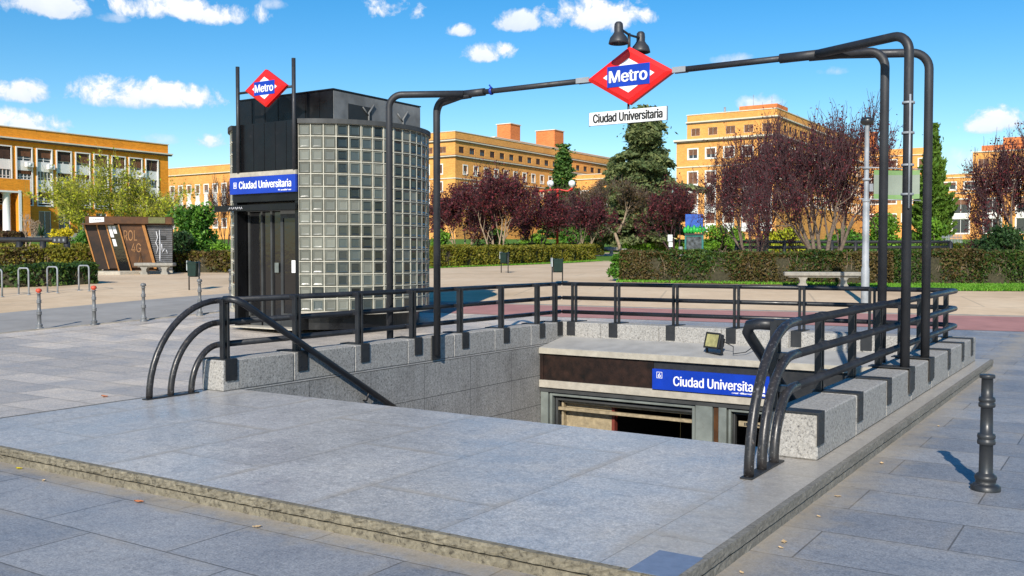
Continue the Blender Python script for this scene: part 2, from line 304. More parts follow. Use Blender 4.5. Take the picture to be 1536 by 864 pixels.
# ------------------------------------------------------------------ mesh builder
class MB:
    def __init__(s): s.v = []; s.f = []; s.m = []; s.sm = []
    def add(s, vs, fs, mi=0, smooth=False):
        o = len(s.v); s.v.extend([tuple(map(float, p)) for p in vs])
        for f in fs: s.f.append(tuple(o + i for i in f)); s.m.append(mi); s.sm.append(smooth)
        return s
    def box(s, a, b, mi=0):
        x0, y0, z0 = a; x1, y1, z1 = b
        vs = [(x0, y0, z0), (x1, y0, z0), (x1, y1, z0), (x0, y1, z0), (x0, y0, z1), (x1, y0, z1), (x1, y1, z1), (x0, y1, z1)]
        return s.add(vs, [(0, 3, 2, 1), (4, 5, 6, 7), (0, 1, 5, 4), (1, 2, 6, 5), (2, 3, 7, 6), (3, 0, 4, 7)], mi)
    def bbox(s, a, b, e=.01, mi=0):                                     # box with bevelled edges
        import itertools
        a = np.array(a, float); b = np.array(b, float); c = (a + b) / 2; h = (b - a) / 2; e = min(e, h.min() * .49)
        bm = MB(); vs = []; idx = {}
        for sx, sy, sz in itertools.product((-1, 1), repeat=3):
            for ax in range(3):
                p = np.array([sx, sy, sz]) * (h - e); p[ax] = (sx, sy, sz)[ax] * h[ax]
                idx[(sx, sy, sz, ax)] = len(vs); vs.append(c + p)
        fs = []
        for ax in range(3):
            u, w = (ax + 1) % 3, (ax + 2) % 3
            for sg in (-1, 1):
                q = []
                for su, sw in ((-1, -1), (1, -1), (1, 1), (-1, 1)):
                    k = [0, 0, 0]; k[ax] = sg; k[u] = su; k[w] = sw; q.append(idx[(*k, ax)])
                fs.append(q if sg > 0 else q[::-1])
        for ax in range(3):
            u, w = (ax + 1) % 3, (ax + 2) % 3
            for su in (-1, 1):
                for sw in (-1, 1):
                    k0 = [0, 0, 0]; k1 = [0, 0, 0]; k0[ax] = -1; k1[ax] = 1
                    for k in (k0, k1): k[u] = su; k[w] = sw
                    q = [idx[(*k0, u)], idx[(*k1, u)], idx[(*k1, w)], idx[(*k0, w)]]
                    fs.append(q if su * sw > 0 else q[::-1])
        for sx, sy, sz in itertools.product((-1, 1), repeat=3):
            q = [idx[(sx, sy, sz, 0)], idx[(sx, sy, sz, 1)], idx[(sx, sy, sz, 2)]]
            fs.append(q if sx * sy * sz > 0 else q[::-1])
        return s.add(vs, fs, mi)
    def prism(s, poly, axis, a, b, mi=0):                               # polygon extruded along an axis
        n = len(poly); vs = []
        for t in (a, b):
            for p in poly:
                q = list(p); q.insert(axis, t); vs.append(q)
        fs = [tuple(range(n)), tuple(range(2 * n - 1, n - 1, -1))] + [(i, i + n, (i + 1) % n + n, (i + 1) % n) for i in range(n)]
        return s.add(vs, fs, mi)
    def tube(s, pts, r, n=12, mi=0, caps=True, smooth=True):
        P = [Vector(p) for p in pts]; rs = r if hasattr(r, '__len__') else [r] * len(P)
        vs = []; up = None
        for i, p in enumerate(P):
            d = (P[min(i + 1, len(P) - 1)] - P[max(i - 1, 0)]).normalized()
            if up is None: up = Vector((0, 0, 1)) if abs(d.z) < .9 else Vector((1, 0, 0))
            x = d.cross(up).normalized(); up = x.cross(d).normalized()
            for k in range(n):
                a = 2 * math.pi * k / n; vs.append(p + (x * math.cos(a) + up * math.sin(a)) * rs[i])
        fs = []
        for i in range(len(P) - 1):
            for k in range(n):
                fs.append((i * n + k, i * n + (k + 1) % n, (i + 1) * n + (k + 1) % n, (i + 1) * n + k))
        s.add(vs, fs, mi, smooth)
        if caps:
            m0 = len(s.v) - len(vs)
            s.f.append(tuple(m0 + k for k in range(n - 1, -1, -1))); s.m.append(mi); s.sm.append(False)
            e = m0 + (len(P) - 1) * n
            s.f.append(tuple(e + k for k in range(n))); s.m.append(mi); s.sm.append(False)
        return s
    def lathe(s, prof, c=(0, 0, 0), n=20, mi=0, smooth=True, M4=None):
        vs = []
        for r, z in prof:
            for k in range(n):
                a = 2 * math.pi * k / n; p = Vector((r * math.cos(a), r * math.sin(a), z))
                if M4: p = M4 @ p
                vs.append(p + Vector(c))
        fs = [(i * n + k, i * n + (k + 1) % n, (i + 1) * n + (k + 1) % n, (i + 1) * n + k) for i in range(len(prof) - 1) for k in range(n)]
        return s.add(vs, fs, mi, smooth)
    def quad(s, a, b, c, d, mi=0): return s.add([a, b, c, d], [(0, 1, 2, 3)], mi)
    def arrays(s, V, F, mi=0, smooth=False):
        o = len(s.v); s.v.extend(map(tuple, V.tolist())); s.f.extend(map(tuple, (F + o).tolist()))
        s.m.extend([mi] * len(F)); s.sm.extend([smooth] * len(F)); return s
    def mesh(s, name, mats, off=(0, 0, 0)):
        me = bpy.data.meshes.new(name)
        V = np.array(s.v, np.float32).reshape(-1, 3) - np.array(off, np.float32)
        lens = np.fromiter((len(f) for f in s.f), np.int32, len(s.f)); tot = int(lens.sum())
        me.vertices.add(len(V)); me.vertices.foreach_set('co', V.ravel())
        me.loops.add(tot); me.loops.foreach_set('vertex_index', np.fromiter((i for f in s.f for i in f), np.int32, tot))
        me.polygons.add(len(lens)); st = np.concatenate(([0], np.cumsum(lens)[:-1])).astype(np.int32)
        me.polygons.foreach_set('loop_start', st)
        me.polygons.foreach_set('material_index', np.array(s.m, np.int32)); me.polygons.foreach_set('use_smooth', np.array(s.sm, bool))
        for m in mats if isinstance(mats, (list, tuple)) else [mats]: me.materials.append(m)
        me.update(calc_edges=True); me.validate()
        return me
    def build(s, name, mats, parent=None, **props):
        off = (0, 0, 0)
        if parent is not None:
            off = world_off(parent)
        o = bpy.data.objects.new(name, s.mesh(name, mats, off)); COL.objects.link(o)
        if parent is not None: o.parent = parent
        for k, v in props.items(): o[k] = v
        return o
OFF = {}
def world_off(p):
    while p is not None:
        if p.name in OFF: return OFF[p.name]
        p = p.parent
    return (0, 0, 0)
def tag(o, label, cat, group=None):
    o['label'] = label; o['category'] = cat
    if group: o['group'] = group
    return o
def thing(name, label, cat, loc=(0, 0, 0), group=None, rz=0, local=False):
    o = bpy.data.objects.new(name, None); COL.objects.link(o); o.location = loc; o.rotation_euler = (0, 0, rz)
    o.empty_display_size = .2
    OFF[o.name] = (0, 0, 0) if local else tuple(loc)                    # parts given in world coordinates unless local
    return tag(o, label, cat, group)
def struct(o): o['kind'] = 'structure'; return o
def copy_tree(o, parent=None):
    c = o.copy(); COL.objects.link(c)
    if parent is not None: c.parent = parent
    for ch in list(o.children): copy_tree(ch, c)
    return c
def dup(o, loc, label, rz=0, group=None):
    c = copy_tree(o); c.location = loc; c.rotation_euler = (0, 0, rz); c['label'] = label
    if group: c['group'] = group
    OFF[c.name] = (0, 0, 0)
    return c

try:                                                                    # the sans serif that ships inside Blender, else its default
    import os
    FONT = bpy.data.fonts.load(os.path.join(bpy.utils.system_resource('DATAFILES', path='fonts'), 'Inter.woff2'))
except Exception:
    FONT = None
def text_mesh(body, w, h, bold=.02, depth=.004):
    """flat lettering in XZ facing -Y, scaled to w x h, lower left corner at the origin"""
    cu = bpy.data.curves.new('lettering', 'FONT'); cu.body = body; cu.size = 1
    if FONT: cu.font = FONT
    cu.offset = 0; cu.extrude = .01; cu.resolution_u = 4
    ob = bpy.data.objects.new('lettering', cu); COL.objects.link(ob)
    dg = bpy.context.evaluated_depsgraph_get(); dg.update()
    me = bpy.data.meshes.new_from_object(ob.evaluated_get(dg)); bpy.data.objects.remove(ob); bpy.data.curves.remove(cu)
    n = len(me.vertices); V = np.empty(n * 3, np.float32); me.vertices.foreach_get('co', V); V = V.reshape(-1, 3)
    lo = V.min(0); hi = V.max(0)
    x = (V[:, 0] - lo[0]) / (hi[0] - lo[0]) * w; z = (V[:, 1] - lo[1]) / (hi[1] - lo[1]) * h; y = -(V[:, 2] - lo[2]) / (hi[2] - lo[2]) * depth
    mb = MB(); F = [tuple(p.vertices) for p in me.polygons]
    kx, kz = w / (hi[0] - lo[0]) * bold, h / (hi[1] - lo[1]) * bold      # heavier strokes: the same letters shifted a hair and stacked
    for i, (a, b) in enumerate(((0, 0), (-.5, 0), (.5, 0), (0, .4), (0, -.4), (-.3, .3), (.3, -.3), (-1, 0), (1, 0)) if bold > 0 else ((0, 0),)):
        mb.add(np.stack([x + a * kx, y - i * .0004, z + b * kz], 1), F)
    bpy.data.meshes.remove(me)
    return mb
def letter(body, origin, w, h, mat, parent, bold=.02, name='lettering', depth=.004, rot=0):
    mb = text_mesh(body, w, h, bold, depth); c, s_ = math.cos(rot), math.sin(rot); ox, oy, oz = origin
    mb.v = [(x * c - y * s_ + ox, x * s_ + y * c + oy, z + oz) for x, y, z in mb.v]
    return mb.build(name, mat, parent)

def small_print(origin, w, h, mat, parent, seed=1):
    """a line of print too small to read in the photo: a row of uneven little strokes"""
    rg = random.Random(seed); mb = MB(); x = 0
    while x < w:
        a = rg.uniform(.25, .7) * h; z0 = rg.choice((0, 0, .2)) * h
        if rg.random() > .12: mb.box((origin[0] + x, origin[1] - .003, origin[2] + z0), (origin[0] + min(w, x + a), origin[1], origin[2] + h * rg.choice((.7, .7, 1))))
        x += a + .14 * h
    return mb.build('small_print', mat, parent)

def sheet(name, mat, P, off, zf=pz):
    """grid of xy points draped on the terrain"""
    P = np.array(P); a, b = P.shape[:2]; mb = MB()
    vs = [(x, y, zf(x, y) + off) for x, y in P.reshape(-1, 2)]
    mb.add(vs, [(i * b + j, i * b + j + 1, (i + 1) * b + j + 1, (i + 1) * b + j) for i in range(a - 1) for j in range(b - 1)])
    o = mb.build(name, mat); 
    return struct(o)
def strip(name, mat, A, B, off, na=40, nb=8, zf=pz):
    A = np.array(A, float); B = np.array(B, float)
    def along(Q, n):
        d = np.r_[0, np.cumsum(np.hypot(*np.diff(Q, axis=0).T))]; t = np.linspace(0, d[-1], n)
        return np.stack([np.interp(t, d, Q[:, 0]), np.interp(t, d, Q[:, 1])], 1)
    a, b = along(A, na), along(B, na)
    return sheet(name, mat, [[a[i] + (b[i] - a[i]) * j / nb for i in range(na)] for j in range(nb + 1)], off, zf)

# ------------------------------------------------------------------ ground, paving, roads
XL, XR, Y0, YB = -8.88, -2.45, 7.75, 15.35                              # stairwell opening
def grid_hole(name, mat, xs, ys, zf, off, inside=None):
    mb = MB(); idx = {}
    def vid(i, j):
        if (i, j) not in idx:
            idx[(i, j)] = len(mb.v); mb.v.append((xs[i], ys[j], zf(xs[i], ys[j]) + off))
        return idx[(i, j)]
    for i in range(len(xs) - 1):
        for j in range(len(ys) - 1):
            cx, cy = (xs[i] + xs[i + 1]) / 2, (ys[j] + ys[j + 1]) / 2
            if XL < cx < XR and Y0 < cy < 21: 
                if cy < YB: continue
            if inside and not inside(cx, cy): continue
            mb.f.append((vid(i, j), vid(i + 1, j), vid(i + 1, j + 1), vid(i, j + 1))); mb.m.append(0); mb.sm.append(True)
    o = mb.build(name, mat); return struct(o)
def ax(a, b, st, extra=()): return sorted(set([round(x, 3) for x in np.arange(a, b + .01, st)] + list(extra)))
gx = ax(-60, 30, 1, (XL, XR)); gx = [-1500, -900, -500, -300, -200, -150, -120, -100, -90, -80, -70] + gx + [40, 60, 90, 150, 300, 600, 1500]
gy = ax(-12, 110, 1, (Y0, YB)); gy = [-300, -100, -50, -25] + gy + [120, 130, 140, 150, 165, 180, 200, 220, 250, 300, 400, 600, 900, 1500]
grid_hole('ground', M['ground'], gx, gy, gz, 0)
def lineA(x): return 22.0 + (x + 1.97) * .343                           # near edge of the cycle lane
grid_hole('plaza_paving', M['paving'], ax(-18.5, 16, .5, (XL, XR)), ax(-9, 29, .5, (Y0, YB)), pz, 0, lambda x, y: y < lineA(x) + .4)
A = [(-16.5, lineA(-16.5)), (-2, lineA(-2)), (14, lineA(14))]
B = [(-17.2, 19.0), (-13.38, 20.2), (-9.51, 21.5), (-2.2, 24.6), (14, 31)]
strip('cycle_lane', M['bike'], A, B, .006, 60, 8)
strip('kerb_line', M['kerbdark'], B, [(x - .05, y + .18) for x, y in B], .012, 60, 1)
strip('asphalt_path', M['asphalt'], [(-19.6, -9), (-19.0, 11.0), (-18.3, 14), (-17.6, 18.5)], [(-24.5, -9), (-22.4, 12.4), (-21.8, 17.0), (-21, 21)], -.012, 40, 8)
mb = MB()                                                              # kerb along the left edge of the plaza
KL = [(-19.6, -9), (-19.05, 10.9), (-18.35, 14), (-17.5, 18.6)]
for (xa, ya), (xb, yb) in zip(KL, KL[1:]):
    n = max(1, int((yb - ya) / .5))
    for i in range(n):
        p = [(xa + (xb - xa) * t / n, ya + (yb - ya) * t / n) for t in (i, i + 1)]
        vs = [(p[k][0] + dx, p[k][1], pz(*p[k]) + dz) for k in (0, 1) for dx, dz in ((-.12, -.1), (-.1, .02), (.05, .025), (.06, -.1))]
        mb.add(vs, [(0, 4, 5, 1), (1, 5, 6, 2), (2, 6, 7, 3)])
struct(mb.build('road_kerb', M['kerbdark']))
# extend paving up to that kerb
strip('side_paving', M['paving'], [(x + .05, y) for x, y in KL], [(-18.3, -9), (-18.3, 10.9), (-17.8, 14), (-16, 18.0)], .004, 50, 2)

# ------------------------------------------------------------------ platform round the stairwell
ZP = .12; PXL, PXR, PY0, PY1 = -9.27, -1.87, 4.33, 16.2
mb = MB()
for a, b in (((PXL, PY0), (PXR, Y0)), ((XR + .006, Y0), (PXR, PY1)), ((PXL, YB), (XR + .006, PY1)), ((PXL, Y0), (XL - .006, YB))):
    mb.box((a[0] + (.02 if a[0] == PXL else 0), a[1] + (.02 if a[1] == PY0 else 0), -.06), (b[0] - (.02 if b[0] == PXR else 0), b[1], ZP))
plat = mb.build('platform', [M['platform']]); struct(plat)
# kerb stones: two courses under the edges, split-faced in front and sawn along the sides
def course(z0, z1, out, mat, name, rough):
    rng = np.random.default_rng(int(z1 * 1000)); mb = MB()
    def face(p0, p1, nrm, st, am, mi):
        n = int(math.hypot(p1[0] - p0[0], p1[1] - p0[1]) / st); vs = []; rows = 4
        for i in range(n + 1):
            t = i / n; x, y = p0[0] + (p1[0] - p0[0]) * t, p0[1] + (p1[1] - p0[1]) * t
            for j in range(rows + 1):
                z = z0 + (z1 - z0) * j / rows; k = out + rng.normal(0, am)
                if j == rows: z += -abs(rng.normal(0, am * .5)); k -= am
                vs.append((x + nrm[0] * k, y + nrm[1] * k, z))
            vs.append((x - nrm[0] * .03, y - nrm[1] * .03, z1))
        q = rows + 2
        mb.add(vs, [(i * q + j, (i + 1) * q + j, (i + 1) * q + j + 1, i * q + j + 1) for i in range(n) for j in range(rows + 1)], mi)
    face((PXL - .01, PY0), (PXR + .012, PY0), (0, -1), .03, rough, 0)
    face((PXR, PY0 - .012), (PXR, PY1), (1, 0), .06, .0012, 1)
    face((PXL, PY1), (PXL, PY0), (-1, 0), .1, .002, 1)
    return struct(mb.build(name, [M[mat], M['kerbsawn']]))
course(.064, .1225, .014, 'kerbstone', 'platform_edge', .004)
course(-.05, .052, .006, 'kerbstone', 'platform_foot', .002)
# one replaced blue-grey slab on the near corner
mb = MB(); mb.box((-2.135, 4.335, ZP), (-1.885, 4.72, ZP + .004))
o = mb.build('paving_patch', simple('blue grey slab', (.15, .19, .27), .5, 0, .12, 20)); struct(o)

# ------------------------------------------------------------------ parapets and stairwell
ZT = .48
def parapet(name, label, a, b):
    t = thing(name, label, 'parapet wall', (a[0], a[1], ZP))
    m = MB(); long = 1 if b[1] - a[1] > b[0] - a[0] else 0
    L_ = b[long] - a[long]; n = max(1, round(L_ / 1.17))
    for i in range(n):
        p = list(a); q = list(b); p[long] = a[long] + L_ * i / n + (.003 if i else 0); q[long] = a[long] + L_ * (i + 1) / n - (.003 if i < n - 1 else 0)
        m.bbox((p[0], p[1], ZP + .002), (q[0], q[1], ZT), .012)
    m.build('coping', M['granite'], t); return t
pl = parapet('granite_parapet', 'granite parapet on the left of the stairwell, next to the glass block lift', (-9.25, 7.5), (XL - .002, YB))
pr = parapet('granite_parapet', 'granite parapet on the right of the stairwell, crossed by black plates on its outer face', (XR + .002, 7.45), (-2.06, 15.86))
pb = parapet('granite_parapet', 'granite parapet across the far end of the stairwell, behind the entrance roof', (-9.25, YB + .003), (XR - .002, 15.8))
t = thing('stairwell_wall', 'stained grey granite wall lining the left side of the sunken stairwell', 'wall', (XL, Y0, 0))
mb = MB(); mb.box((XL - .25, Y0, -3.4), (XL, YB, ZP - .012)); mb.build('wall', M['wellwall'], t)
t = thing('stairwell_wall', 'granite wall lining the right side of the sunken stairwell below the plated parapet', 'wall', (XR, Y0, 0))
mb = MB(); mb.box((XR, Y0, -3.4), (XR + .25, YB, ZP - .062)); mb.build('wall', M['wellwall'], t)
mb = MB(); z = ZP; y = Y0; n = 0
prof = [(Y0, ZP - .063), (Y0, -.05)]
while z > -3.15:
    z -= .165; n += 1
    prof += [(y, z), (y + .29, z)]; y += .29
prof = [(Y0, -3.4), (Y0, -.045)] + prof[2:] + [(YB + 6, -3.18), (YB + 6, -3.4)]
mb.prism(prof, 0, XL, XR); o = mb.build('stairs', M['platform']); struct(o)

# ------------------------------------------------------------------ guard rail
ZR = (1.17, .91, .65); RR = .0365
XLr, XRr, YBr = -9.09, -2.31, 15.6
rail = thing('guard_railing', 'charcoal tubular guard railing round the stairwell with three rails and arched ends', 'railing', (-5.7, 11.5, ZT))
ends_y = {0: (6.66, 6.94, 7.22)}
def arc(y1, ye, z, x, n=14):
    return [(x, y1 - (y1 - ye) * math.sin(a), ZP + (z - ZP) * math.cos(a)) for a in np.linspace(math.pi / 2, 0, n)]
for k, z in enumerate(ZR):
    ye = (6.66, 6.94, 7.22)[k]; yl = 7.62
    cr = .32
    corner = [(XRr - cr + cr * math.sin(a), YBr + .28 - cr + cr * math.cos(a), z) for a in np.linspace(math.pi / 2, 0, 9)]
    YE = YBr + .28
    MB().tube(arc(yl, ye, z, XLr)[::1] + [(XLr, 7.75, z)], RR, 14).build('arched_end', M['railworn'], rail)
    MB().tube([(XLr, 7.75, z), (XLr, YBr, z)], RR, 14).build('rail', M['rail'], rail)
    MB().tube(arc(yl, ye - .04, z, XRr)[::1] + [(XRr, 7.75, z)], RR, 14).build('arched_end', M['railworn'], rail)
    MB().tube([(XRr, 7.75, z), (XRr, YE - cr, z)] + corner[1:] + [(-2.9, YE, z)], RR, 14).build('rail', M['rail'], rail)
    MB().tube([(-2.9, YE, z), (-3.3, YBr, z), (XLr + .03, YBr, z)] if 0 else [(-2.9, YE, z), (XLr + .04, YBr + .02, z)], RR, 14).build('rail', M['rail'], rail)
for x, ye in ((XLr, 6.66), (XRr, 6.62)):
    mb = MB(); mb.bbox((x - .045, ye - .06, ZP), (x + .045, 7.3, ZP + .014), .003); mb.build('base_bar', M['plate'], rail)
def post(x, y, along, out):
    """two flat bars, collars at each rail and a saddle plate over the coping; out = unit step towards the rails"""
    mb = MB(); dx, dy = (1, 0) if along == 0 else (0, 1); ox, oy = out
    for s in (-1, 1):
        c = (x + dx * s * .036, y + dy * s * .036)
        h = (.017 * dx + .03 * abs(ox), .017 * dy + .03 * abs(oy))
        mb.bbox((c[0] - h[0], c[1] - h[1], ZT + .012), (c[0] + h[0], c[1] + h[1], 1.185), .003)
    for z in ZR:
        c = (x + ox * .05, y + oy * .05); h = (.052 * dx + .05 * abs(ox), .052 * dy + .05 * abs(oy))
        mb.bbox((c[0] - h[0], c[1] - h[1], z - .026), (c[0] + h[0], c[1] + h[1], z + .026), .004)
    mb.build('post', M['rail'], rail)
def saddle(x, y, along, lo, hi, drop=.24):
    mb = MB(); w = .085; t = .012
    if along == 1:
        mb.box((lo - t, y - w, ZT + .001), (hi + t, y + w, ZT + .001 + t)); mb.box((lo - t, y - w, ZT - drop), (lo - .001, y + w, ZT + .001)); mb.box((hi + .001, y - w, ZT - drop), (hi + t, y + w, ZT + .001))
    else:
        mb.box((x - w, lo - t, ZT + .001), (x + w, hi + t, ZT + .001 + t)); mb.box((x - w, lo - t, ZT - drop), (x + w, lo - .001, ZT + .001)); mb.box((x - w, hi + .001, ZT - drop), (x + w, hi + t, ZT + .001))
    for bx, bz in ((-.05, .05), (.05, .05), (-.05, .18), (.05, .18)):
        if along == 1:
            for xx, s in ((lo, -1), (hi, 1)): mb.box((min(xx + s * t, xx + s * .018), y + bx - .009, ZT - bz - .009), (max(xx + s * t, xx + s * .018), y + bx + .009, ZT - bz + .009))
    mb.build('saddle_plate', M['plate'], rail)
PY = [7.62, 8.77, 9.94, 11.10, 12.28, 13.45, 14.6]
for y in PY: post(-8.985, y, 1, (-1, 0)); saddle(0, y, 1, -9.25, XL)
post(-8.985, 15.22, 1, (-1, 0)); saddle(0, 15.22, 1, -9.25, XL)
for y in [7.52] + PY[1:] + [15.45]: post(-2.415, y, 1, (1, 0)); saddle(0, y, 1, XR, -2.06)
for x in (-8.72, -7.86, -6.76, -5.68, -4.6, -3.52): post(x, 15.47 + (x + 8.7) * .045, 0, (0, 1)); saddle(x, 0, 0, YB + .003, 15.8)
hx = -8.78
MB().tube([(-8.985, 7.62, 1.185), (-8.9, 7.63, 1.19), (-8.82, 7.66, 1.175), (hx, 7.74, 1.13), (hx, 13.4, 1.13 - (13.4 - 7.74) * .585)], .042, 14).build('handrail', M['rail'], rail)
mb = MB(); mb.tube([(XL, 9.9, -.28), (-8.82, 9.9, -.28), (hx, 9.9, -.17)], .012, 8)
mb.build('handrail_bracket', M['rail'], rail)
hx = -2.66
MB().tube([(-2.415, 7.52, 1.15), (-2.55, 7.52, 1.155), (-2.63, 7.53, 1.14), (hx, 7.57, 1.08), (hx, 7.66, 1.02), (hx, 13.4, 1.02 - (13.4 - 7.66) * .585)], .045, 14).build('handrail', M['rail'], rail)

# ------------------------------------------------------------------ pipe gantry with sign
gan = thing('sign_gantry', 'tall black pipe gantry spanning the stairwell on two sets of three legs', 'gantry', (-5.67, 11.5, ZT))
ZG = 4.05; PR_ = .050
def bend(p, c, q, r, n=8):
    """polyline p-c-q with the corner c rounded by radius r"""
    p, c, q = Vector(p), Vector(c), Vector(q); a = (p - c).normalized(); b = (q - c).normalized()
    th = a.angle(b); d = r / math.tan(th / 2); A_, B_ = c + a * d, c + b * d
    m = (a + b).normalized(); ce = c + m * (r / math.sin(th / 2)); out = [p]
    va, vb = A_ - ce, B_ - ce
    for i in range(n + 1):
        t = i / n; w = va.angle(vb); out.append(ce + (va * math.sin((1 - t) * w) + vb * math.sin(t * w)) / math.sin(w))
    return out + [q]
def leg(x, y, z0, join, drop):
    pts = bend((x, y, z0), (x, y, ZG - drop), join, .19)
    return MB().tube(pts, PR_, 16).build('leg', M['pipe'], gan)
JL, JR = -8.32, -3.22; YC = 11.5
leg(-9.29, 10.95, ZP - .05, (JL, YC - .03, ZG), 0); leg(-9.29, 12.1, ZP - .05, (JL, YC + .03, ZG), .0); leg(-8.84, YC, .2, (JL + .1, YC, ZG - .02), .04)
leg(-2.11, 10.95, ZT, (JR, YC - .03, ZG), 0); leg(-2.11, 12.1, ZT, (JR, YC + .03, ZG), 0); leg(-2.47, YC, ZT, (JR - .1, YC, ZG - .02), .04)
MB().tube([(JL - .05, YC, ZG), (JL + .35, YC, ZG)], .056, 16).build('sleeve', M['pipe'], gan)
MB().tube([(JR - .45, YC, ZG), (JR + .1, YC, ZG)], .058, 16).build('sleeve', M['pipe'], gan)
MB().tube([(JL, YC, ZG), (-6.40, YC, ZG)], .038, 14).build('crossbar', M['pipe'], gan)
MB().tube([(-4.90, YC, ZG), (JR, YC, ZG)], .038, 14).build('crossbar', M['pipe'], gan)
for x0, x1 in ((-6.44, -6.24), (-5.04, -4.86)):
    mb = MB(); mb.box((x0, YC - .05, ZG - .035), (x1, YC - .04, ZG + .035)); mb.box((x0, YC + .04, ZG - .035), (x1, YC + .05, ZG + .035)); mb.build('sign_bracket', M['galv'], gan)
for x, y in ((-2.11, 10.95), (-2.11, 12.1)):
    mb = MB(); mb.box((x - .36, y - .09, ZT + .014), (x + .075, y + .09, ZT + .026)); mb.box((x + .062, y - .09, ZT - .25), (x + .075, y + .09, ZT + .014)); mb.build('foot_plate', M['plate'], gan)
mb = MB(); mb.box((XL + .013, YC - .1, .14), (XL + .03, YC + .1, .50)); mb.build('foot_plate', M['plate'], gan)
mb = MB(); mb.tube([(-2.08, 10.885, 2.2), (-2.08, 10.885, 3.4)], .011, 8)
for z in (2.35, 2.66, 3.0, 3.32): mb.lathe([(.062, z - .012), (.066, z - .012), (.066, z + .012), (.062, z + .012)], (-2.11, 10.95, 0), 16)
mb.build('conduit', M['galv'], gan)
mb = MB(); mb.lathe([(.045, -.02), (.055, -.012), (.055, .012), (.045, .02)], (-7.85, YC, ZG), 12, M4=Matrix.Rotation(R(90), 4, 'Y')); mb.tube([(-7.85, YC, ZG + .05), (-7.88, YC - .01, ZG + .09)], .012, 6)
mb.build('blue_tie', M['blue'], gan)
# twin lamps above the sign
lam = MB(); lam.tube([(-5.67, YC, ZG + .3), (-5.67, YC, 4.60)], .02, 10); lam.tube([(-5.67, 11.25, 4.61), (-5.67, YC, 4.58), (-5.67, 11.83, 4.60)], .016, 8)
arm = lam.build('lamp_arm', M['pipe'], gan)
for y in (11.2, 11.85):
    mb = MB(); mb.lathe([(0, 4.69), (.034, 4.687), (.053, 4.665), (.058, 4.62), (.057, 4.56), (.074, 4.53), (.108, 4.49), (.124, 4.44), (.130, 4.412), (.121, 4.408), (.116, 4.43), (.1, 4.48), (.04, 4.50)], (-5.67, y, 0), 24)
    s = mb.build('lamp_shade', M['pipe'], gan)
    MB().lathe([(0, 4.455), (.04, 4.452), (.1, 4.45), (.108, 4.455)], (-5.67, y, 0), 20).build('bulb', M['bulb'], s)

def diamond_sign(label, cx, yf, cz, w, h, depth=.10):
    t = thing('diamond_sign', label, 'sign', (cx, yf, cz))
    a, b = w / 2, h / 2; e = .84
    mb = MB(); F = [(-a, 0), (0, -b), (a, 0), (0, b)]
    fr = [(cx + x * 1, yf + .03, cz + z) for x, z in F]; fi = [(cx + x * e, yf, cz + z * e) for x, z in F]; bk = [(cx + x, yf + depth, cz + z) for x, z in F]; bi = [(cx + x * e, yf + depth + .03, cz + z * e) for x, z in F]
    vs = fr + fi + bk + bi; fs = [(4, 5, 6, 7), (15, 14, 13, 12)]
    for i in range(4):
        j = (i + 1) % 4; fs += [(i, j, 4 + j, 4 + i), (8 + i, 8 + j, j, i), (12 + i, 12 + j, 8 + j, 8 + i)]
    mb.add(vs, fs); mb.build('red_body', M['red'], t)
    g = .59; mb = MB()
    mb.prism([(cx - a * g, cz), (cx, cz - b * g), (cx + a * g, cz), (cx, cz + b * g)], 1, yf - .004, yf + .001)
    mb.build('white_lozenge', M['white'], t)
    bw, bh = w * .49, h * .36
    mb = MB(); mb.box((cx - bw / 2, yf - .010, cz - bh / 2), (cx + bw / 2, yf - .0045, cz + bh / 2)); p = mb.build('blue_panel', M['blue'], t)
    letter('Metro', (cx - bw * .44, yf - .0105, cz - bh * .29), bw * .88, bh * .56, M['white'], p, .024)
    return t
diamond_sign('large red diamond Metro sign held in the middle of the tall pipe gantry', -5.64, YC - .075, ZG - .01, 1.25, .75)
t = thing('name_sign', 'white station name plate in black letters hanging under the red diamond of the pipe gantry', 'sign', (-5.68, YC, 3.52))
MB().bbox((-6.24, YC - .035, 3.43), (-5.12, YC - .005, 3.605), .004).build('board', M['white'], t)
letter('Ciudad Universitaria', (-6.175, YC - .0355, 3.465), 1.0, .115, M['black'], t, .036)
mb = MB(); mb.box((-6.245, YC - .034, 3.425), (-6.238, YC - .004, 3.61)); mb.box((-5.122, YC - .034, 3.425), (-5.115, YC - .004, 3.61)); mb.build('edge', M['greypaint'], t)
mb = MB(); mb.tube([(-5.68, YC + .01, 3.45), (-5.68, YC + .01, 3.72)], .016, 8); mb.build('hanger', M['pipe'], t)

# ------------------------------------------------------------------ underground entrance
YE = 14.5
ent = thing('station_entrance', 'sunken station entrance front with pale roof slab, dark rusty fascia and grey door frames', 'entrance', (-5.6, YE, -3.2))
mb = MB()
mb.prism([(YE, -.026), (YE, .08), (YB - .004, .215), (YB - .004, -.026)], 0, XL + .004, XR - .004); mb.build('roof_slab', M['slab'], ent)
mb = MB(); mb.box((XL + .006, YE - .022, -.024), (XR - .006, YE - .001, .073)); mb.build('slab_edge', M['concrete'], ent)
mb = MB(); mb.box((XL + .02, YE + .03, -.49), (-6.70, YE + .12, -.027)); mb.bbox((XL + .01, YE + .005, -.49), (XL + .08, YE + .1, -.028), .004); mb.build('fascia', M['rusty'], ent)
mb = MB(); mb.box((-6.698, YE + .045, -.49), (XR - .01, YE + .13, -.027)); mb.build('fascia', M['plate'], ent)
mb = MB(); mb.bbox((XL + .005, YE - .02, -.622), (XR - .005, YE + .3, -.492), .006); mb.build('lintel', M['concrete'], ent)
mb = MB(); mb.box((XL + .006, YE + .02, -.70), (XR - .006, YE + .3, -.624)); mb.build('head_rail', M['greypanel'], ent)
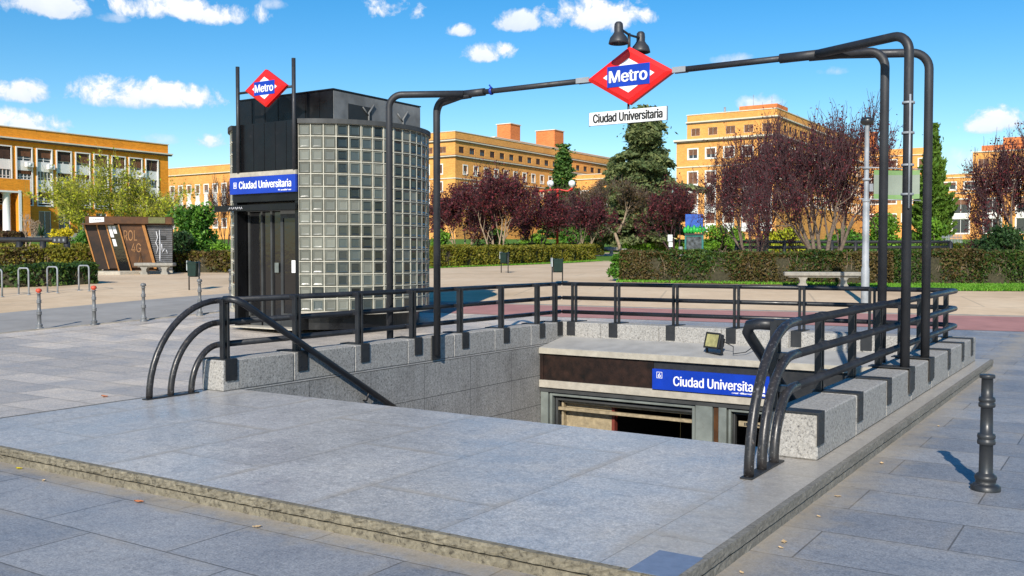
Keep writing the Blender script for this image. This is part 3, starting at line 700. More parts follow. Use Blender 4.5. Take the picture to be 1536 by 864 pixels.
def frame(x0, x1, zt, y, w=.05, d=.08, mat='jamb', name='door_frame'):
    mb = MB(); mb.bbox((x0, y, -3.18), (x0 + w, y + d, zt), .006); mb.bbox((x1 - w, y, -3.18), (x1, y + d, zt), .006); mb.bbox((x0 + w, y, zt - w), (x1 - w, y + d, zt), .006)
    return mb.build(name, M[mat], ent)
mb = MB(); mb.bbox((XL + .01, YE + .03, -3.18), (XL + .16, YE + .2, -.702), .008); mb.build('pier', M['jamb'], ent)
frame(XL + .18, -5.98, -.715, YE + .06, .05, .1); frame(XL + .25, -6.0, -.80, YE + .14, .05, .1, 'greypanel'); frame(XL + .33, -6.02, -.86, YE + .22, .04, .1, 'wood')
mb = MB(); mb.box((XL + .3, YE + .16, -1.02), (-6.03, YE + .22, -.97)); mb.build('door_track', M['wood'], ent)
mb = MB(); mb.bbox((-5.96, YE + .02, -3.18), (-5.67, YE + .2, -.702), .008); mb.build('pier', M['jamb'], ent)
mb = MB(); mb.box((-5.655, YE + .05, -3.18), (-5.58, YE + .18, -.702)); mb.build('brown_strip', M['corten'], ent)
mb = MB(); mb.bbox((-5.57, YE + .02, -3.18), (-5.44, YE + .2, -.702), .008); mb.build('pier', M['jamb'], ent)
frame(-5.42, -2.6, -.72, YE + .06, .04, .1); frame(-5.37, -2.65, -.78, YE + .14, .03, .1, 'greypanel')
mb = MB(); mb.box((-5.30, YE + .2, -1.0), (-3.2, YE + .24, -.92)); mb.build('notice_strip', M['wood'], ent)
small_print((-5.25, YE + .199, -.985), .35, .05, M['black'], ent, 2)
mb = MB(); mb.bbox((-2.6, YE + .02, -3.18), (XR - .01, YE + .2, -.702), .008); mb.build('pier', M['jamb'], ent)
# hall behind the doors
mb = MB(); mb.box((XL - .25, YB + .45, -3.19), (XR + .25, YB + 6, -3.17)); mb.box((XL - .25, YE + .32, -.50), (XR + .25, YB + 6, -.40)); mb.box((XL - .25, YB + 6, -3.4), (XR + .25, YB + 6.1, -.4)); mb.box((XL - .3, YB, -3.4), (XL - .252, YB + 6, -.4)); mb.box((XR + .252, YB, -3.4), (XR + .3, YB + 6, -.4))
mb.build('hall', M['darkroom'], ent)
mb = MB(); mb.box((XL + .36, YE + .34, -3.18), (-7.62, YE + .40, -.62)); mb.build('inner_wall', M['wood'], ent)
mb = MB(); mb.box((-7.615, YE + .33, -3.18), (-7.56, YE + .44, -.62)); mb.build('red_jamb', simple('dark red jamb', (.16, .03, .018), .6), ent)
t = thing('station_sign', 'blue station name board with line 6 badge fixed above the sunken entrance', 'sign', (-5.75, YE - .03, -.32))
MB().bbox((-6.68, YE - .055, -.487), (-4.62, YE + .03, -.155), .004).build('board', M['blue'], t)
yl = YE - .0555
letter('Ciudad Universitaria', (-6.30, yl, -.405), 1.50, .155, M['white'], t, .022)
mb = MB(); o_ = (-6.60, -.30); s_ = .10
for a, b in (((0, 0), (s_, .008)), ((0, s_ * .95), (s_, s_ * .95 + .008)), ((0, .008), (.008, s_ * .95)), ((s_ - .008, .008), (s_, s_ * .95))): mb.box((o_[0] + a[0], yl - .003, o_[1] + a[1]), (o_[0] + b[0], yl, o_[1] + b[1]))
mb.build('badge', M['white'], t)
letter('6', (-6.572, yl, -.285), .045, .068, M['white'], t, .02)
small_print((-5.32, yl, -.455), .36, .026, M['white'], t, 4)
mb = MB(); mb.prism([(-4.85, -.46), (-4.78, -.46), (-4.80, -.43), (-4.83, -.425)], 1, yl - .003, yl); mb.build('mark', M['white'], t)
# flood lamp on the roof
fl = thing('floodlight', 'black flood lamp with yellowed glass standing on the entrance roof slab', 'floodlight', (-5.72, 14.72, .125), None, R(-28), True)
TM = Matrix.Rotation(R(-14), 4, 'X')
def rot_mb(mb, M4, off=(0, 0, 0)):
    mb.v = [tuple(M4 @ Vector(p) + Vector(off)) for p in mb.v]; return mb
mb = MB(); mb.bbox((-.16, -.05, -.11), (.16, .05, .13), .015); mb.bbox((-.10, .05, -.07), (.10, .11, .09), .01)
for k in range(6): mb.box((-.11 + k * .04, .11, -.06), (-.10 + k * .04, .125, .08))
for a, b in (((-.17, -.062, -.12), (.17, -.05, -.095)), ((-.17, -.062, .115), (.17, -.05, .14)), ((-.17, -.062, -.095), (-.145, -.05, .115)), ((.145, -.062, -.095), (.17, -.05, .115))): mb.box(a, b)
rot_mb(mb, TM, (0, 0, .19)).build('housing', M['plate'], fl)
mb = MB(); mb.box((-.14, -.056, -.09), (.14, -.0505, .11)); rot_mb(mb, TM, (0, 0, .19)).build('glass', M['floodglass'], fl)
mb = MB(); mb.box((-.185, -.02, .0), (-.172, .02, .22)); mb.box((.172, -.02, .0), (.185, .02, .22)); mb.box((-.185, -.03, 0), (.185, .03, .012)); mb.build('bracket', M['plate'], fl)
mb = MB(); mb.tube([(.1, .1, .2), (.22, .2, .12), (.33, .1, .02), (.45, .25, .05), (.42, .45, .13)], .008, 6); mb.build('cable', M['plate'], fl)

# ------------------------------------------------------------------ glass block lift kiosk
KX, KY, KZ = -14.75, 15.46, pz(-14.75, 15.46) - .02; KR = 2.11
k_ = thing('lift_kiosk', 'round glass block lift kiosk with a black box on top', 'kiosk', (KX, KY, KZ))
def ka(a, r, z): return (KX + r * math.sin(a), KY - r * math.cos(a), z)   # angle from the door side, turning to the right
A0 = math.asin(.93 / KR); A1 = 2 * math.pi - A0
zb, zt = .60, 4.27; NR = 15; arc_len = KR * (A1 - A0); NC = round(arc_len / .247)
mb = MB(); n = NC; dA = (A1 - A0) / NC; dz = (zt - zb) / NR; j = .017
def ringbox(mb, r0, r1, z0, z1, mi=0, n=60, a0=A0, a1=A1):
    vs = []
    for i in range(n + 1):
        a = a0 + (a1 - a0) * i / n
        vs += [ka(a, r0, z0), ka(a, r1, z0), ka(a, r1, z1), ka(a, r0, z1)]
    fs = []
    for i in range(n):
        for k in range(4): fs.append((i * 4 + k, i * 4 + (k + 1) % 4, i * 4 + 4 + (k + 1) % 4, i * 4 + 4 + k))
    fs += [(0, 1, 2, 3), (n * 4 + 3, n * 4 + 2, n * 4 + 1, n * 4)]
    mb.add(vs, fs, mi)
ringbox(mb, KR - .10, KR - .03, zb, zt, 0)
for r in range(NR + 1): ringbox(mb, KR - .03, KR, zb + r * dz - (j / 2 if r else 0), zb + r * dz + (j / 2 if r < NR else 0), 0)
for c in range(NC + 1):
    a = A0 + c * dA; h = j / 2 / KR
    for r in range(NR):
        ringbox(mb, KR - .03, KR - .001, zb + r * dz + j / 2, zb + (r + 1) * dz - j / 2, 0, 1, max(A0, a - h), min(A1, a + h))
rng = random.Random(5)
for c in range(NC):
    for r in range(NR):
        h = j / 2 / KR; a, b = A0 + c * dA + h, A0 + (c + 1) * dA - h; z0, z1 = zb + r * dz + j / 2, zb + (r + 1) * dz - j / 2
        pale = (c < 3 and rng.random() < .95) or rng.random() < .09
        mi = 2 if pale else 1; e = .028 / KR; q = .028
        rim = [ka(a, KR - .028, z0), ka(b, KR - .028, z0), ka(b, KR - .028, z1), ka(a, KR - .028, z1)]
        inn = [ka(a + e, KR - .006, z0 + q), ka(b - e, KR - .006, z0 + q), ka(b - e, KR - .006, z1 - q), ka(a + e, KR - .006, z1 - q)]
        e2 = e * 1.9; q2 = q * 1.9; w = rng.uniform(-.002, .002)
        cen = [ka(a + e2, KR - .016 + w, z0 + q2), ka(b - e2, KR - .016, z0 + q2), ka(b - e2, KR - .016 - w, z1 - q2), ka(a + e2, KR - .016, z1 - q2)]
        mb.add(rim + inn + cen, [(i, (i + 1) % 4, 4 + (i + 1) % 4, 4 + i) for i in range(4)] + [(4 + i, 4 + (i + 1) % 4, 8 + (i + 1) % 4, 8 + i) for i in range(4)] + [(8, 9, 10, 11)], mi)
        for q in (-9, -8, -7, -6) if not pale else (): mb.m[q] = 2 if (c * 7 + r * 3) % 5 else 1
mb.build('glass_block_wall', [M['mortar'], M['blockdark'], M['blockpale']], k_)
mb = MB(); ringbox(mb, KR - .14, KR + .04, zt, zt + .09); mb.build('top_rim', M['greypanel'], k_)
mb = MB(); ringbox(mb, KR - .16, KR + .05, zb - .07, zb - .002); mb.build('sill', M['concrete'], k_)
mb = MB(); ringbox(mb, KR - .5, KR - .22, KZ, zb - .07); mb.build('base', M['blackpanel'], k_)
mb = MB(); vs = [ka(A0 + (A1 - A0) * i / 60, KR - .12, zt + .02) for i in range(61)]; mb.add(vs, [tuple(range(61))]); mb.build('deck', M['greypanel'], k_)
hb = 1.36; zt2 = 4.96; mb = MB(); mb.box((KX - hb, KY - hb + .005, 3.9), (KX + hb, KY + hb, zt2))
for i in range(1, 7): mb.box((KX - hb + i * 2 * hb / 7 - .012, KY - hb - .004, 4.3), (KX - hb + i * 2 * hb / 7 + .012, KY - hb + .004, zt2 - .02))
mb.box((KX - hb - .02, KY - hb - .02, zt2), (KX + hb + .02, KY + hb + .02, zt2 + .025)); mb.build('lift_box', M['blackpanel'], k_)
mb = MB(); mb.box((KX + hb + .002, KY - hb + .0, 4.3), (KX + hb + .012, KY + hb, zt2 - .02))
for y in (-.35, .75): mb.tube([(KX + hb + .03, KY + y, 4.36), (KX + hb + .03, KY + y, 4.62), (KX + hb + .03, KY + y + .16, 4.80)], .02, 8); mb.tube([(KX + hb + .03, KY + y, 4.56), (KX + hb + .03, KY + y - .18, 4.72)], .015, 8)
mb.build('side_cladding', M['sidegrey'], k_)
mb = MB(); mb.box((KX + hb + .013, KY - .95, 4.38), (KX + hb + .02, KY - .25, 4.74)); mb.build('vent', M['black'], k_)
mb = MB(); yd = KY - KR * math.cos(A0)
for a, b in (((-.35, -.04), (-.32, .03)), ((.30, -.04), (.33, .03))): pass
mb.box((KX - .93, yd - .02, 2.78), (KX + .93, KY - hb - .01, zt + .08))
for x in (-.62, -.31, 0, .31, .62): mb.box((KX + x - .01, yd - .026, 3.35), (KX + x + .01, yd - .02, zt + .06))
mb.build('front_panel', M['blackpanel'], k_)
for q in (-.93, .83): MB().box((KX + q, yd, KZ), (KX + q + .10, KY - hb, 2.78)).build('door_post', M['blackpanel'], k_)
mb = MB(); mb.box((KX - .83, yd + .30, KZ + .02), (KX + .12, yd + .33, 2.60)); mb.build('side_glass', M['doorglass'], k_)
mb = MB()
for x in (-.80, -.42, -.14): mb.box((KX + x, yd + .26, KZ + .02), (KX + x + .045, yd + .298, 2.62))
mb.box((KX - .83, yd + .25, 2.60), (KX + .83, yd + .33, 2.77)); mb.box((KX - .83, yd + .26, KZ), (KX + .14, yd + .298, KZ + .22)); mb.build('mullions', M['greypanel'], k_)
d = MB(); x0, x1 = KX + .15, KX + .82; y_ = yd + .26
d.box((x0, y_, KZ + .02), (x0 + .07, y_ + .05, 2.6)); d.box((x1 - .07, y_, KZ + .02), (x1, y_ + .05, 2.6)); d.box((x0 + .07, y_, 2.45), (x1 - .07, y_ + .05, 2.6)); d.box((x0 + .07, y_, KZ + .02), (x1 - .07, y_ + .05, KZ + .3))
door = d.build('door', M['greypanel'], k_)
mb = MB(); mb.box((x0 + .07, y_ + .02, KZ + .3), (x1 - .07, y_ + .03, 2.45)); mb.build('glass', M['doorglass'], door)
mb = MB(); mb.box((x0 + .30, y_ + .008, 1.35), (x0 + .44, y_ + .019, 1.60)); mb.build('notice', M['white'], door)
mb = MB(); mb.box((KX - .01, yd + .245, 1.35), (KX + .10, yd + .259, 1.55)); mb.build('call_panel', M['jamb'], k_)
mb = MB(); mb.box((KX - 1.42, yd - .09, 2.60), (KX + .93, yd - .03, 2.72)); cb_ = mb.build('canopy_beam', M['blackpanel'], k_)
mb = MB()
for i in range(7): mb.tube([(KX - .98 + i * .06, yd - .095, 2.63 + .03 * (i % 2)), (KX - .95 + i * .06, yd - .095, 2.68), (KX - .93 + i * .06, yd - .095, 2.64)], .007, 5)
mb.build('scribble', M['graffitiw'], cb_)
mb = MB(); mb.box((KX - .95, yd - .10, KZ), (KX + .9, KY - hb, KZ + .03)); mb.build('threshold', M['concrete'], k_)
mb = MB(); mb.box((KX - hb + .1, KY - hb + .1, KZ), (KX + hb - .1, KY + hb - .1, 3.9)); mb.build('lift_shaft', M['blackpanel'], k_)
for x in (-.69, .90): MB().tube([(KX + x, yd - .075, 3.38), (KX + x, yd - .075, 5.52)], .04, 12).build('sign_pole', M['pipe'], k_)
MB().tube([(KX - .69, yd - .075, 4.98), (KX + .90, yd - .075, 4.98)], .025, 10).build('sign_bar', M['pipe'], k_)
mb = MB(); mb.box((KX - .95, yd - .075, 3.285), (KX + .93, yd - .02, 3.375)); mb.build('sign_hood', M['concrete'], k_)
diamond_sign('small red diamond Metro sign between two poles on the lift kiosk', KX + .19, yd - .17, 5.0, 1.18, .74)
t = thing('station_sign', 'blue station name board over the door of the glass block lift kiosk', 'sign', (KX, yd, 3.1))
MB().bbox((KX - .95, yd - .085, 2.94), (KX + .93, yd - .022, 3.282), .004).build('board', M['blue'], t)
yl = yd - .0855
letter('Ciudad Universitaria', (KX - .66, yl, 3.045), 1.48, .15, M['white'], t, .024)
mb = MB()
for a, b in (((0, 0), (.09, .012)), ((0, .108), (.09, .12)), ((0, .012), (.012, .108)), ((.078, .012), (.09, .108)), ((.03, .03), (.06, .09))): mb.box((KX - .83 + a[0], yl - .003, 3.06 + a[1]), (KX - .83 + b[0], yl, 3.06 + b[1]))
mb.build('badge', M['white'], t)
small_print((KX + .46, yl, 2.975), .36, .03, M['white'], t, 5)

# ------------------------------------------------------------------ bollards, racks, benches, bins, lamps
def bollard_parts(t, h, capcol, mat, slim=.86):
    s = h / .84
    prof = [(.118, 0), (.118, .03), (.095, .045), (.078, .05), (.082, .075), (.088, .085), (.088, .10), (.078, .112), (.06, .125),
            (.056, .13), (.053, .33), (.07, .335), (.072, .352), (.07, .368), (.06, .372), (.07, .378), (.072, .395), (.068, .41), (.051, .415),
            (.048, .60), (.064, .606), (.067, .62), (.064, .636), (.055, .64), (.064, .646), (.066, .66), (.062, .675), (.047, .68),
            (.045, .812), (.06, .815), (.062, .832), (.058, .84), (0, .84)]
    MB().lathe([(r * slim, z * s) for r, z in prof], (0, 0, 0), 24).build('post', mat, t)
    if capcol: MB().lathe([(.03, h), (.035, h + .015), (.058, h + .03), (.062, h + .055), (.045, h + .085), (0, h + .095)], (0, 0, 0), 16).build('cap', capcol, t)
t = thing('bollard', 'thick grey iron bollard with a flat top standing alone right of the platform kerb', 'bollard', (-.92, 7.70, 0), None, 0, True)
bollard_parts(t, .84, None, M['castiron'])
for x, y, cap, lab in ((-19.05, 11.35, 'redcap', 'red capped bollard nearest the left edge, in front of the bicycle hoops'), (-18.66, 12.34, 'redcap', 'red capped bollard second from the left edge of the plaza'),
                       (-18.28, 13.28, 'castiron', 'grey capped bollard right of the two red capped ones'), (-18.05, 14.6, 'castiron', 'grey bollard right in front of the green litter bin by the lift kiosk')):
    t = thing('bollard', lab, 'bollard', (x, y, pz(x, y)), 'bollards along the left plaza edge', 0, True)
    bollard_parts(t, .75, M['greypost' if cap == 'castiron' else cap], M['greypost'], .72)
x, y = px2(346, 25.2); t = thing('bollard', 'grey bollard half hidden beside the left edge of the lift kiosk', 'bollard', (x, y, gz(x, y)), 'bollards along the left plaza edge', 0, True); bollard_parts(t, .75, M['greypost'], M['greypost'])

def hoop(x, y, label):
    t = thing('bicycle_hoop', label, 'bicycle rack', (x, y, gz(x, y)), 'bicycle hoops', 0, True)
    z1 = .74; r = .09; w = .25
    pts = [(-w, 0, -.05)] + [(-w + r - r * math.cos(a), 0, z1 - r + r * math.sin(a)) for a in np.linspace(0, math.pi / 2, 6)] + [(w - r + r * math.sin(a), 0, z1 - r + r * math.cos(a)) for a in np.linspace(0, math.pi / 2, 6)] + [(w, 0, -.05)]
    MB().tube(pts, .022, 10).build('tube', M['galv'], t)
    mb = MB()
    for s in (-w, w): mb.lathe([(.05, 0), (.05, .012), (.024, .016)], (s, 0, 0), 14)
    mb.build('foot', M['galv'], t)
hoop(-26.2, 14.42, 'bicycle hoop cut by the left edge of the photo'); hoop(-26.15, 15.14, 'bicycle hoop second from the left, behind the leftmost red capped bollard')
hoop(-26.0, 15.9, 'bicycle hoop third from the left'); hoop(-25.8, 16.75, 'bicycle hoop at the right end of the row, in front of the dark hedge')

def bench(name, label, x, y, L_, rz, mat='stone', h=.46):
    t = thing(name, label, 'bench', (x, y, gz(x, y)), None, rz, True)
    MB().bbox((-L_ / 2, -.26, h - .13), (L_ / 2, .26, h), .025).build('seat', M[mat], t)
    MB().bbox((-L_ / 2 + .12, -.2, h - .17), (L_ / 2 - .12, .2, h - .131), .01).build('under_slab', M[mat], t)
    for s in (-1, 1):
        cx = s * L_ * .26; mb = MB()
        mb.prism([(cx - .15, -.02), (cx + .15, -.02), (cx + .13, .06), (cx + .09, .12), (cx + .09, h - .25), (cx + .14, h - .171), (cx - .14, h - .171), (cx - .09, h - .25), (cx - .09, .12), (cx - .13, .06)], 1, -.19, .19); mb.build('leg', M[mat], t)
    return t
x, y = px2(1234, 29.7); bench('stone_bench', 'grey stone bench in front of the right hand clipped hedge', x, y, 2.3, R(22))
x, y = px2(233, 38.2); bench('stone_bench', 'pale stone bench in front of the old brown booth', x, y, 1.5, R(38))
x, y = px2(905, 88); bench('stone_bench', 'small distant stone bench beside the brown tree', x, y, 2.6, R(25), 'stone', .6)
x, y = px2(925, 87); bench('stone_bench', 'small pale distant stone bench at the foot of the bare brown tree', x, y, 1.8, R(40), 'stone', .5)

def bin_(label, px, v, rz, h=.84):
    x, y = px2(px, v); t = thing('litter_bin', label, 'litter bin', (x, y, gz(x, y)), 'green litter bins', R(33.1) + rz, True)
    mb = MB(); mb.prism([(-.13, h - .42), (.13, h - .42), (.155, h - .03), (.13, h), (-.13, h), (-.155, h - .03)], 1, -.12, .12); mb.box((-.16, -.13, h - .07), (.16, .13, h - .035)); mb.build('bucket', M['bingreen'], t)
    for s in (-1, 1): mb = MB(); mb.tube([(s * .175, 0, -.05), (s * .175, 0, h + .03)], .02, 8); mb.build('leg', M['castiron'], t)
    mb = MB(); mb.box((-.205, -.08, h - .26), (-.177, .08, h + .03)); mb.build('side_plate', M['binlid'], t)
    mb = MB(); mb.box((-.175, -.02, h - .45), (.175, .02, h - .42)); mb.build('cross_bar', M['castiron'], t)
    return t
bin_('green litter bin on the left, behind a grey bollard beside the lift kiosk', 291, 28.4, R(-18)); bin_('green litter bin in front of the long trimmed hedge in the middle', 757, 40, R(-35)); bin_('green litter bin rising just above the far corner of the stairwell railing', 836, 31.5, R(12), .80)

x, y = px2(1298, 24.5); z0 = gz(x, y)
t = thing('street_lamp', 'slim silver street lamp with oval head and a pale banner, behind the stairwell railing', 'street lamp', (x, y, z0), None, R(33.1), True)
MB().lathe([(.10, 0), (.10, .9), (.085, .95), (.082, 2.6), (.06, 2.7), (.055, 4.55)], (0, 0, 0), 18).build('pole', M['galv'], t)
mb = MB(); mb.lathe([(.09, 0), (.15, .04), (.165, .10), (.15, .15), (.08, .19), (0, .20)], (0, 0, 4.53), 20); mb.build('lamp_head', M['castiron'], t)
for z in (2.62, 3.16, 3.45): MB().lathe([(.075, -.03), (.098, -.025), (.098, .025), (.075, .03)], (0, 0, z), 16).build('collar', M['galv'], t)
MB().bbox((.06, -.06, 2.85), (.16, .06, 3.05)).build('junction_box', M['galv'], t)
ba = MB(); ba.tube([(-.18, 0, 3.47), (1.4, .05, 3.42)], .014, 8); ba.tube([(-.18, 0, 2.67), (1.4, .05, 2.63)], .014, 8); ba.build('banner_arm', M['galv'], t)
mb = MB(); nx = 12
def bc(u, w): return (.2 + u * 1.16, .03 + .10 * math.sin(math.pi * u) * (1 - .4 * w), 2.68 + w * .72 - .03 * math.sin(math.pi * u) * (1 - w))
for i in range(nx):
    for k in range(6):
        q = [bc((i + a) / nx, (k + b) / 6) for a, b in ((0, 0), (1, 0), (1, 1), (0, 1))]
        mb.add([p for p in q] + [(p[0], p[1] + .006, p[2]) for p in q], [(0, 1, 2, 3), (7, 6, 5, 4)], 1 if k in (0, ) or (k == 5 and i % 12 < 12) else 0)
mb.build('banner', [M['banner'], M['bannerg']], t)

x, y = px2(836, 75); t = thing('street_lamp', 'red street lamp with two white globes between the plum trees', 'street lamp', (x, y, gz(x, y)), None, R(33.1), True)
mb = MB(); mb.tube([(0, 0, 0), (0, 0, 5.2)], .10, 10); mb.build('pole', M['redlamp'], t)
mb = MB(); mb.tube([(-1.6, .0, 5.1), (-1.0, 0, 5.15), (0, 0, 5.25), (.8, -.1, 5.12), (1.15, -.1, 5.35)], .07, 8); mb.build('arm', M['redlamp'], t)
for gxx in (-.55, 1.12):
    mb = MB(); mb.lathe([(.08, -.29), (.1, -.25), (.2, -.19), (.26, -.07), (.27, .03), (.235, .16), (.14, .24), (0, .27)], (gxx, 0, 5.2 + .5), 16); g = mb.build('globe', M['globe'], t)
    MB().tube([(gxx, 0, 5.15), (gxx, 0, 5.42)], .06, 8).build('globe_stem', M['redlamp'], g)

# painted utility booth among the trees
x, y = px2(1041, 58); t = thing('painted_booth', 'tall painted booth with blue top, green leaf shapes and dark glass behind the right hedge', 'booth', (x, y, gz(x, y)), None, R(33.1 - 12), True)
mb = MB(); mb.bbox((-.55, -.5, 0), (.55, .5, .45), .03); mb.build('base', M['teal'], t)
mb = MB(); mb.box((-.44, -.42, .45), (.44, .42, 1.75)); mb.build('glass_body', M['boxglass'], t)
mb = MB()
for a in (-1, 1):
    for b in (-1, 1): mb.box((a * .5 - .05, b * .45 - .05, .45), (a * .5 + .05, b * .45 + .05, 1.95))
mb.box((-.5, -.47, 1.62), (.5, -.43, 1.70)); mb.build('corner_post', M['teal'], t)
mb = MB(); mb.bbox((-.52, -.5, 1.95), (.52, .5, 2.95), .02); mb.build('blue_board', M['bluebox'], t)
mb = MB()
for i in range(7):
    cx = -.52 + i * .175; h = .42 + .1 * (i % 2)
    mb.lathe([(.0, 0), (.11, .1), (.13, .25), (.08, h - .1), (0, h)], (cx, -.54, 1.80), 8)
for i in range(5):
    mb.lathe([(.0, 0), (.11, .1), (.13, .25), (.08, .35), (0, .45)], (.56, -.4 + i * .2, 1.80), 8)
mb.build('leaf_shape', M['leafgreen'], t)
mb = MB(); mb.box((-.55, -.55, 1.72), (.55, .52, 1.80)); mb.build('ledge', M['black'], t)
x, y = px2(1021, 58); t = thing('grey_post', 'short grey post left of the painted blue booth', 'post', (x, y, gz(x, y)), None, 0, True)
MB().lathe([(.14, 0), (.14, .95), (.11, 1.02), (0, 1.04)], (0, 0, 0), 12).build('post', M['greypaint'], t)
x, y = px2(1005, 80); t = thing('small_notice', 'small pale notice on a post on the bright green lawn', 'sign', (x, y, gz(x, y)), None, R(33.1), True)
mb = MB(); mb.tube([(0, .03, 0), (0, .03, 1.7)], .03, 8); mb.build('post', M['greypaint'], t)
mb = MB(); mb.box((-.2, -.02, 1.2), (.18, 0, 1.75)); mb.box((-.12, -.02, .75), (.2, 0, 1.12)); mb.build('panel', M['white'], t)

# old brown booth with leaning sides
x, y = px2(197, 39.2); t = thing('old_booth', 'old rust brown booth with leaning sides, graffiti and a grey louvre wall', 'booth', (x, y, gz(x, y)), None, R(33.1 + 17), True)
def shear(mb, k=-.27, z0=0, zt=2.45): mb.v = [(px_ + k * (pz_ - z0), py_, pz_) for px_, py_, pz_ in mb.v]; return mb
# local x to the right in the photo; the lean moves tops to the left
mb = MB(); mb.bbox((-1.62, -.75, 1.98), (1.62, 1.1, 2.28), .02); mb.build('roof', M['corten'], t)
mb = MB(); mb.box((-1.46, -.765, 2.02), (-.92, -.752, 2.24)); p = mb.build('roof_label', M['white'], t)
small_print((-1.38, -.766, 2.12), .36, .045, M['greypaint'], p, 3)
mb = MB(); mb.box((.72, -.765, 2.02), (1.35, -.752, 2.26)); mb.build('olive_panel', simple('olive panel', (.12, .12, .04), .6), t)
mb = MB(); mb.prism([(-1.75, 1.98), (-.9, 2.06), (-.55, 2.0), (-.55, 1.95), (-1.75, 1.93)], 1, -.95, -.70); mb.build('door_hood', M['corten'], t)
sh = lambda mb: shear(mb, -.25)
mb = MB(); mb.box((-1.18, -.62, .18), (-.72, -.56, 1.97)); sh(mb).build('side_wall', M['cortendark'], t)
mb = MB(); mb.box((-.72, -.66, .22), (-.40, -.61, 1.97)); d_ = sh(mb).build('door', M['cortendark'], t)
mb = MB(); mb.box((-.74, -.69, .2), (-.70, -.60, 1.97)); mb.box((-.40, -.70, .1), (-.35, -.58, 1.97)); mb.box((.06, -.70, .12), (.11, -.58, 1.97)); mb.box((-1.2, -.66, .16), (-1.15, -.55, 1.97)); sh(mb).build('frame_strip', M['orangesheet'], t)
mb = MB(); mb.box((-.35, -.66, .16), (.06, -.62, 1.93)); sh(mb).build('glass_panel', M['doorglass'], t)
mb = MB(); mb.box((-.32, -.68, 1.45), (-.2, -.662, 1.9)); mb.box((-.17, -.68, 1.6), (-.05, -.662, 1.9)); mb.box((-.30, -.68, 1.1), (-.18, -.662, 1.38)); sh(mb).build('poster', M['globe'], t)
mb = MB(); mb.box((.11, -.60, .25), (.95, -.55, 1.97)); sp_ = sh(mb).build('rusty_panel', M['corten'], t)
for body, ox, oz, w, h in (('ROL', -.22, 1.32, .50, .42), ('4G', .06, .86, .36, .36)):
    mb = text_mesh(body, w, h, .0, .004); mb.v = [(a + ox, b - .602, c + oz) for a, b, c in mb.v]; mb.build('graffiti', M['graffiti'], sp_)
mb = MB(); mb.tube([(.33, -.604, .45), (.40, -.604, .85), (.47, -.604, .4)], .018, 5); mb.build('graffiti', M['graffiti'], sp_)
mb = MB(); mb.box((.95, -.66, .2), (1.06, -.55, 1.97)); sh(mb).build('strip', M['orangesheet'], t)
mb = MB(); mb.prism([(.62, 1.97), (1.6, 1.97), (1.6, .1), (1.05, .1)], 1, -.50, -.46); lv = mb.build('louvre_wall', M['black'], t)
mb = MB()
for i in range(24):
    z = .16 + i * .076; x0 = .62 + (1.97 - z) / 1.87 * .43
    mb.prism([(-.52, z), (-.50, z), (-.50, z + .055), (-.535, z + .03)], 0, x0, 1.6)
mb.build('slats', M['louvre'], lv)
mb = MB()
for pts in ([(1.0, 1.7), (1.05, 1.45), (.98, 1.25), (1.06, 1.05), (1.0, .8)], [(1.12, 1.75), (1.14, 1.1), (1.12, .5), (1.2, .5)], [(1.22, .85), (1.3, 1.0), (1.38, .95), (1.42, .8)], [(1.2, 1.2), (1.22, .9)]):
    mb.tube([(a, -.545, b) for a, b in pts], .018, 5)
mb.build('graffiti', M['graffitiw'], lv)
mb = MB(); mb.box((1.08, -.552, 1.38), (1.36, -.54, 1.52)); mb.build('dark_patch', M['black'], lv)
mb = MB(); mb.box((-1.0, -.45, .1), (1.58, 1.0, 1.97)); mb.build('body', M['corten'], t)
mb = MB(); mb.prism([(-1.25, -.9), (1.6, -.55), (1.6, 1.05), (-1.1, 1.05)], 2, -.1, .12); mb.prism([(-1.3, -1.0), (-.3, -1.35), (.35, -.9), (.1, -.66)], 2, -.1, .10); mb.build('plinth', M['concrete'], t)

# low black rails and a picket fence behind the hedges
def rail_fence(name, label, p0, p1, n, hts, rad, mat, ph, flat=False):
    t = thing(name, label, 'fence', (p0[0], p0[1], gz(*p0)), None, 0, False)
    P = [(p0[0] + (p1[0] - p0[0]) * i / n, p0[1] + (p1[1] - p0[1]) * i / n) for i in range(n + 1)]
    for x, y in P: MB().tube([(x, y, gz(x, y) - .1), (x, y, gz(x, y) + ph)], rad * 1.3, 8).build('post', M[mat], t)
    for h in hts: MB().tube([(x, y, gz(x, y) + h) for x, y in P], rad, 8).build('rail', M[mat], t)
    return t
rail_fence('black_rail', 'thick low black rail fence behind the right hand hedge and plum trees', px2(1105, 46), px2(1425, 46), 9, (1.28, 1.02), .075, 'plate', 1.3)
rail_fence('black_rail', 'low black rail above the yellow hedge at the left edge', px2(-40, 45), px2(101, 44), 4, (1.38,), .11, 'plate', 1.3)
x, y = px2(91, 43.9); t = thing('black_box', 'small black lamp box on the end of the low black rail at left', 'box', (x, y, gz(x, y)), None, R(33.1), True)
MB().bbox((-.33, -.1, 1.22), (.33, .12, 1.52), .02).build('casing', M['plate'], t)
mb = MB()
for q in (-.2, 0, .2): mb.box((q - .04, -.112, 1.30), (q + .04, -.101, 1.42))
mb.build('vent', M['greypaint'], t)
p0, p1 = px2(1390, 62), px2(1442, 62); t = thing('picket_fence', 'pale grey picket fence beside the tall cypress', 'fence', (p0[0], p0[1], gz(*p0)))
mb = MB()
for i in range(24):
    x, y = p0[0] + (p1[0] - p0[0]) * i / 23, p0[1] + (p1[1] - p0[1]) * i / 23; mb.tube([(x, y, gz(x, y)), (x, y, gz(x, y) + 1.75)], .022, 5)
mb.build('pickets', M['galv'], t)
mb = MB(); 
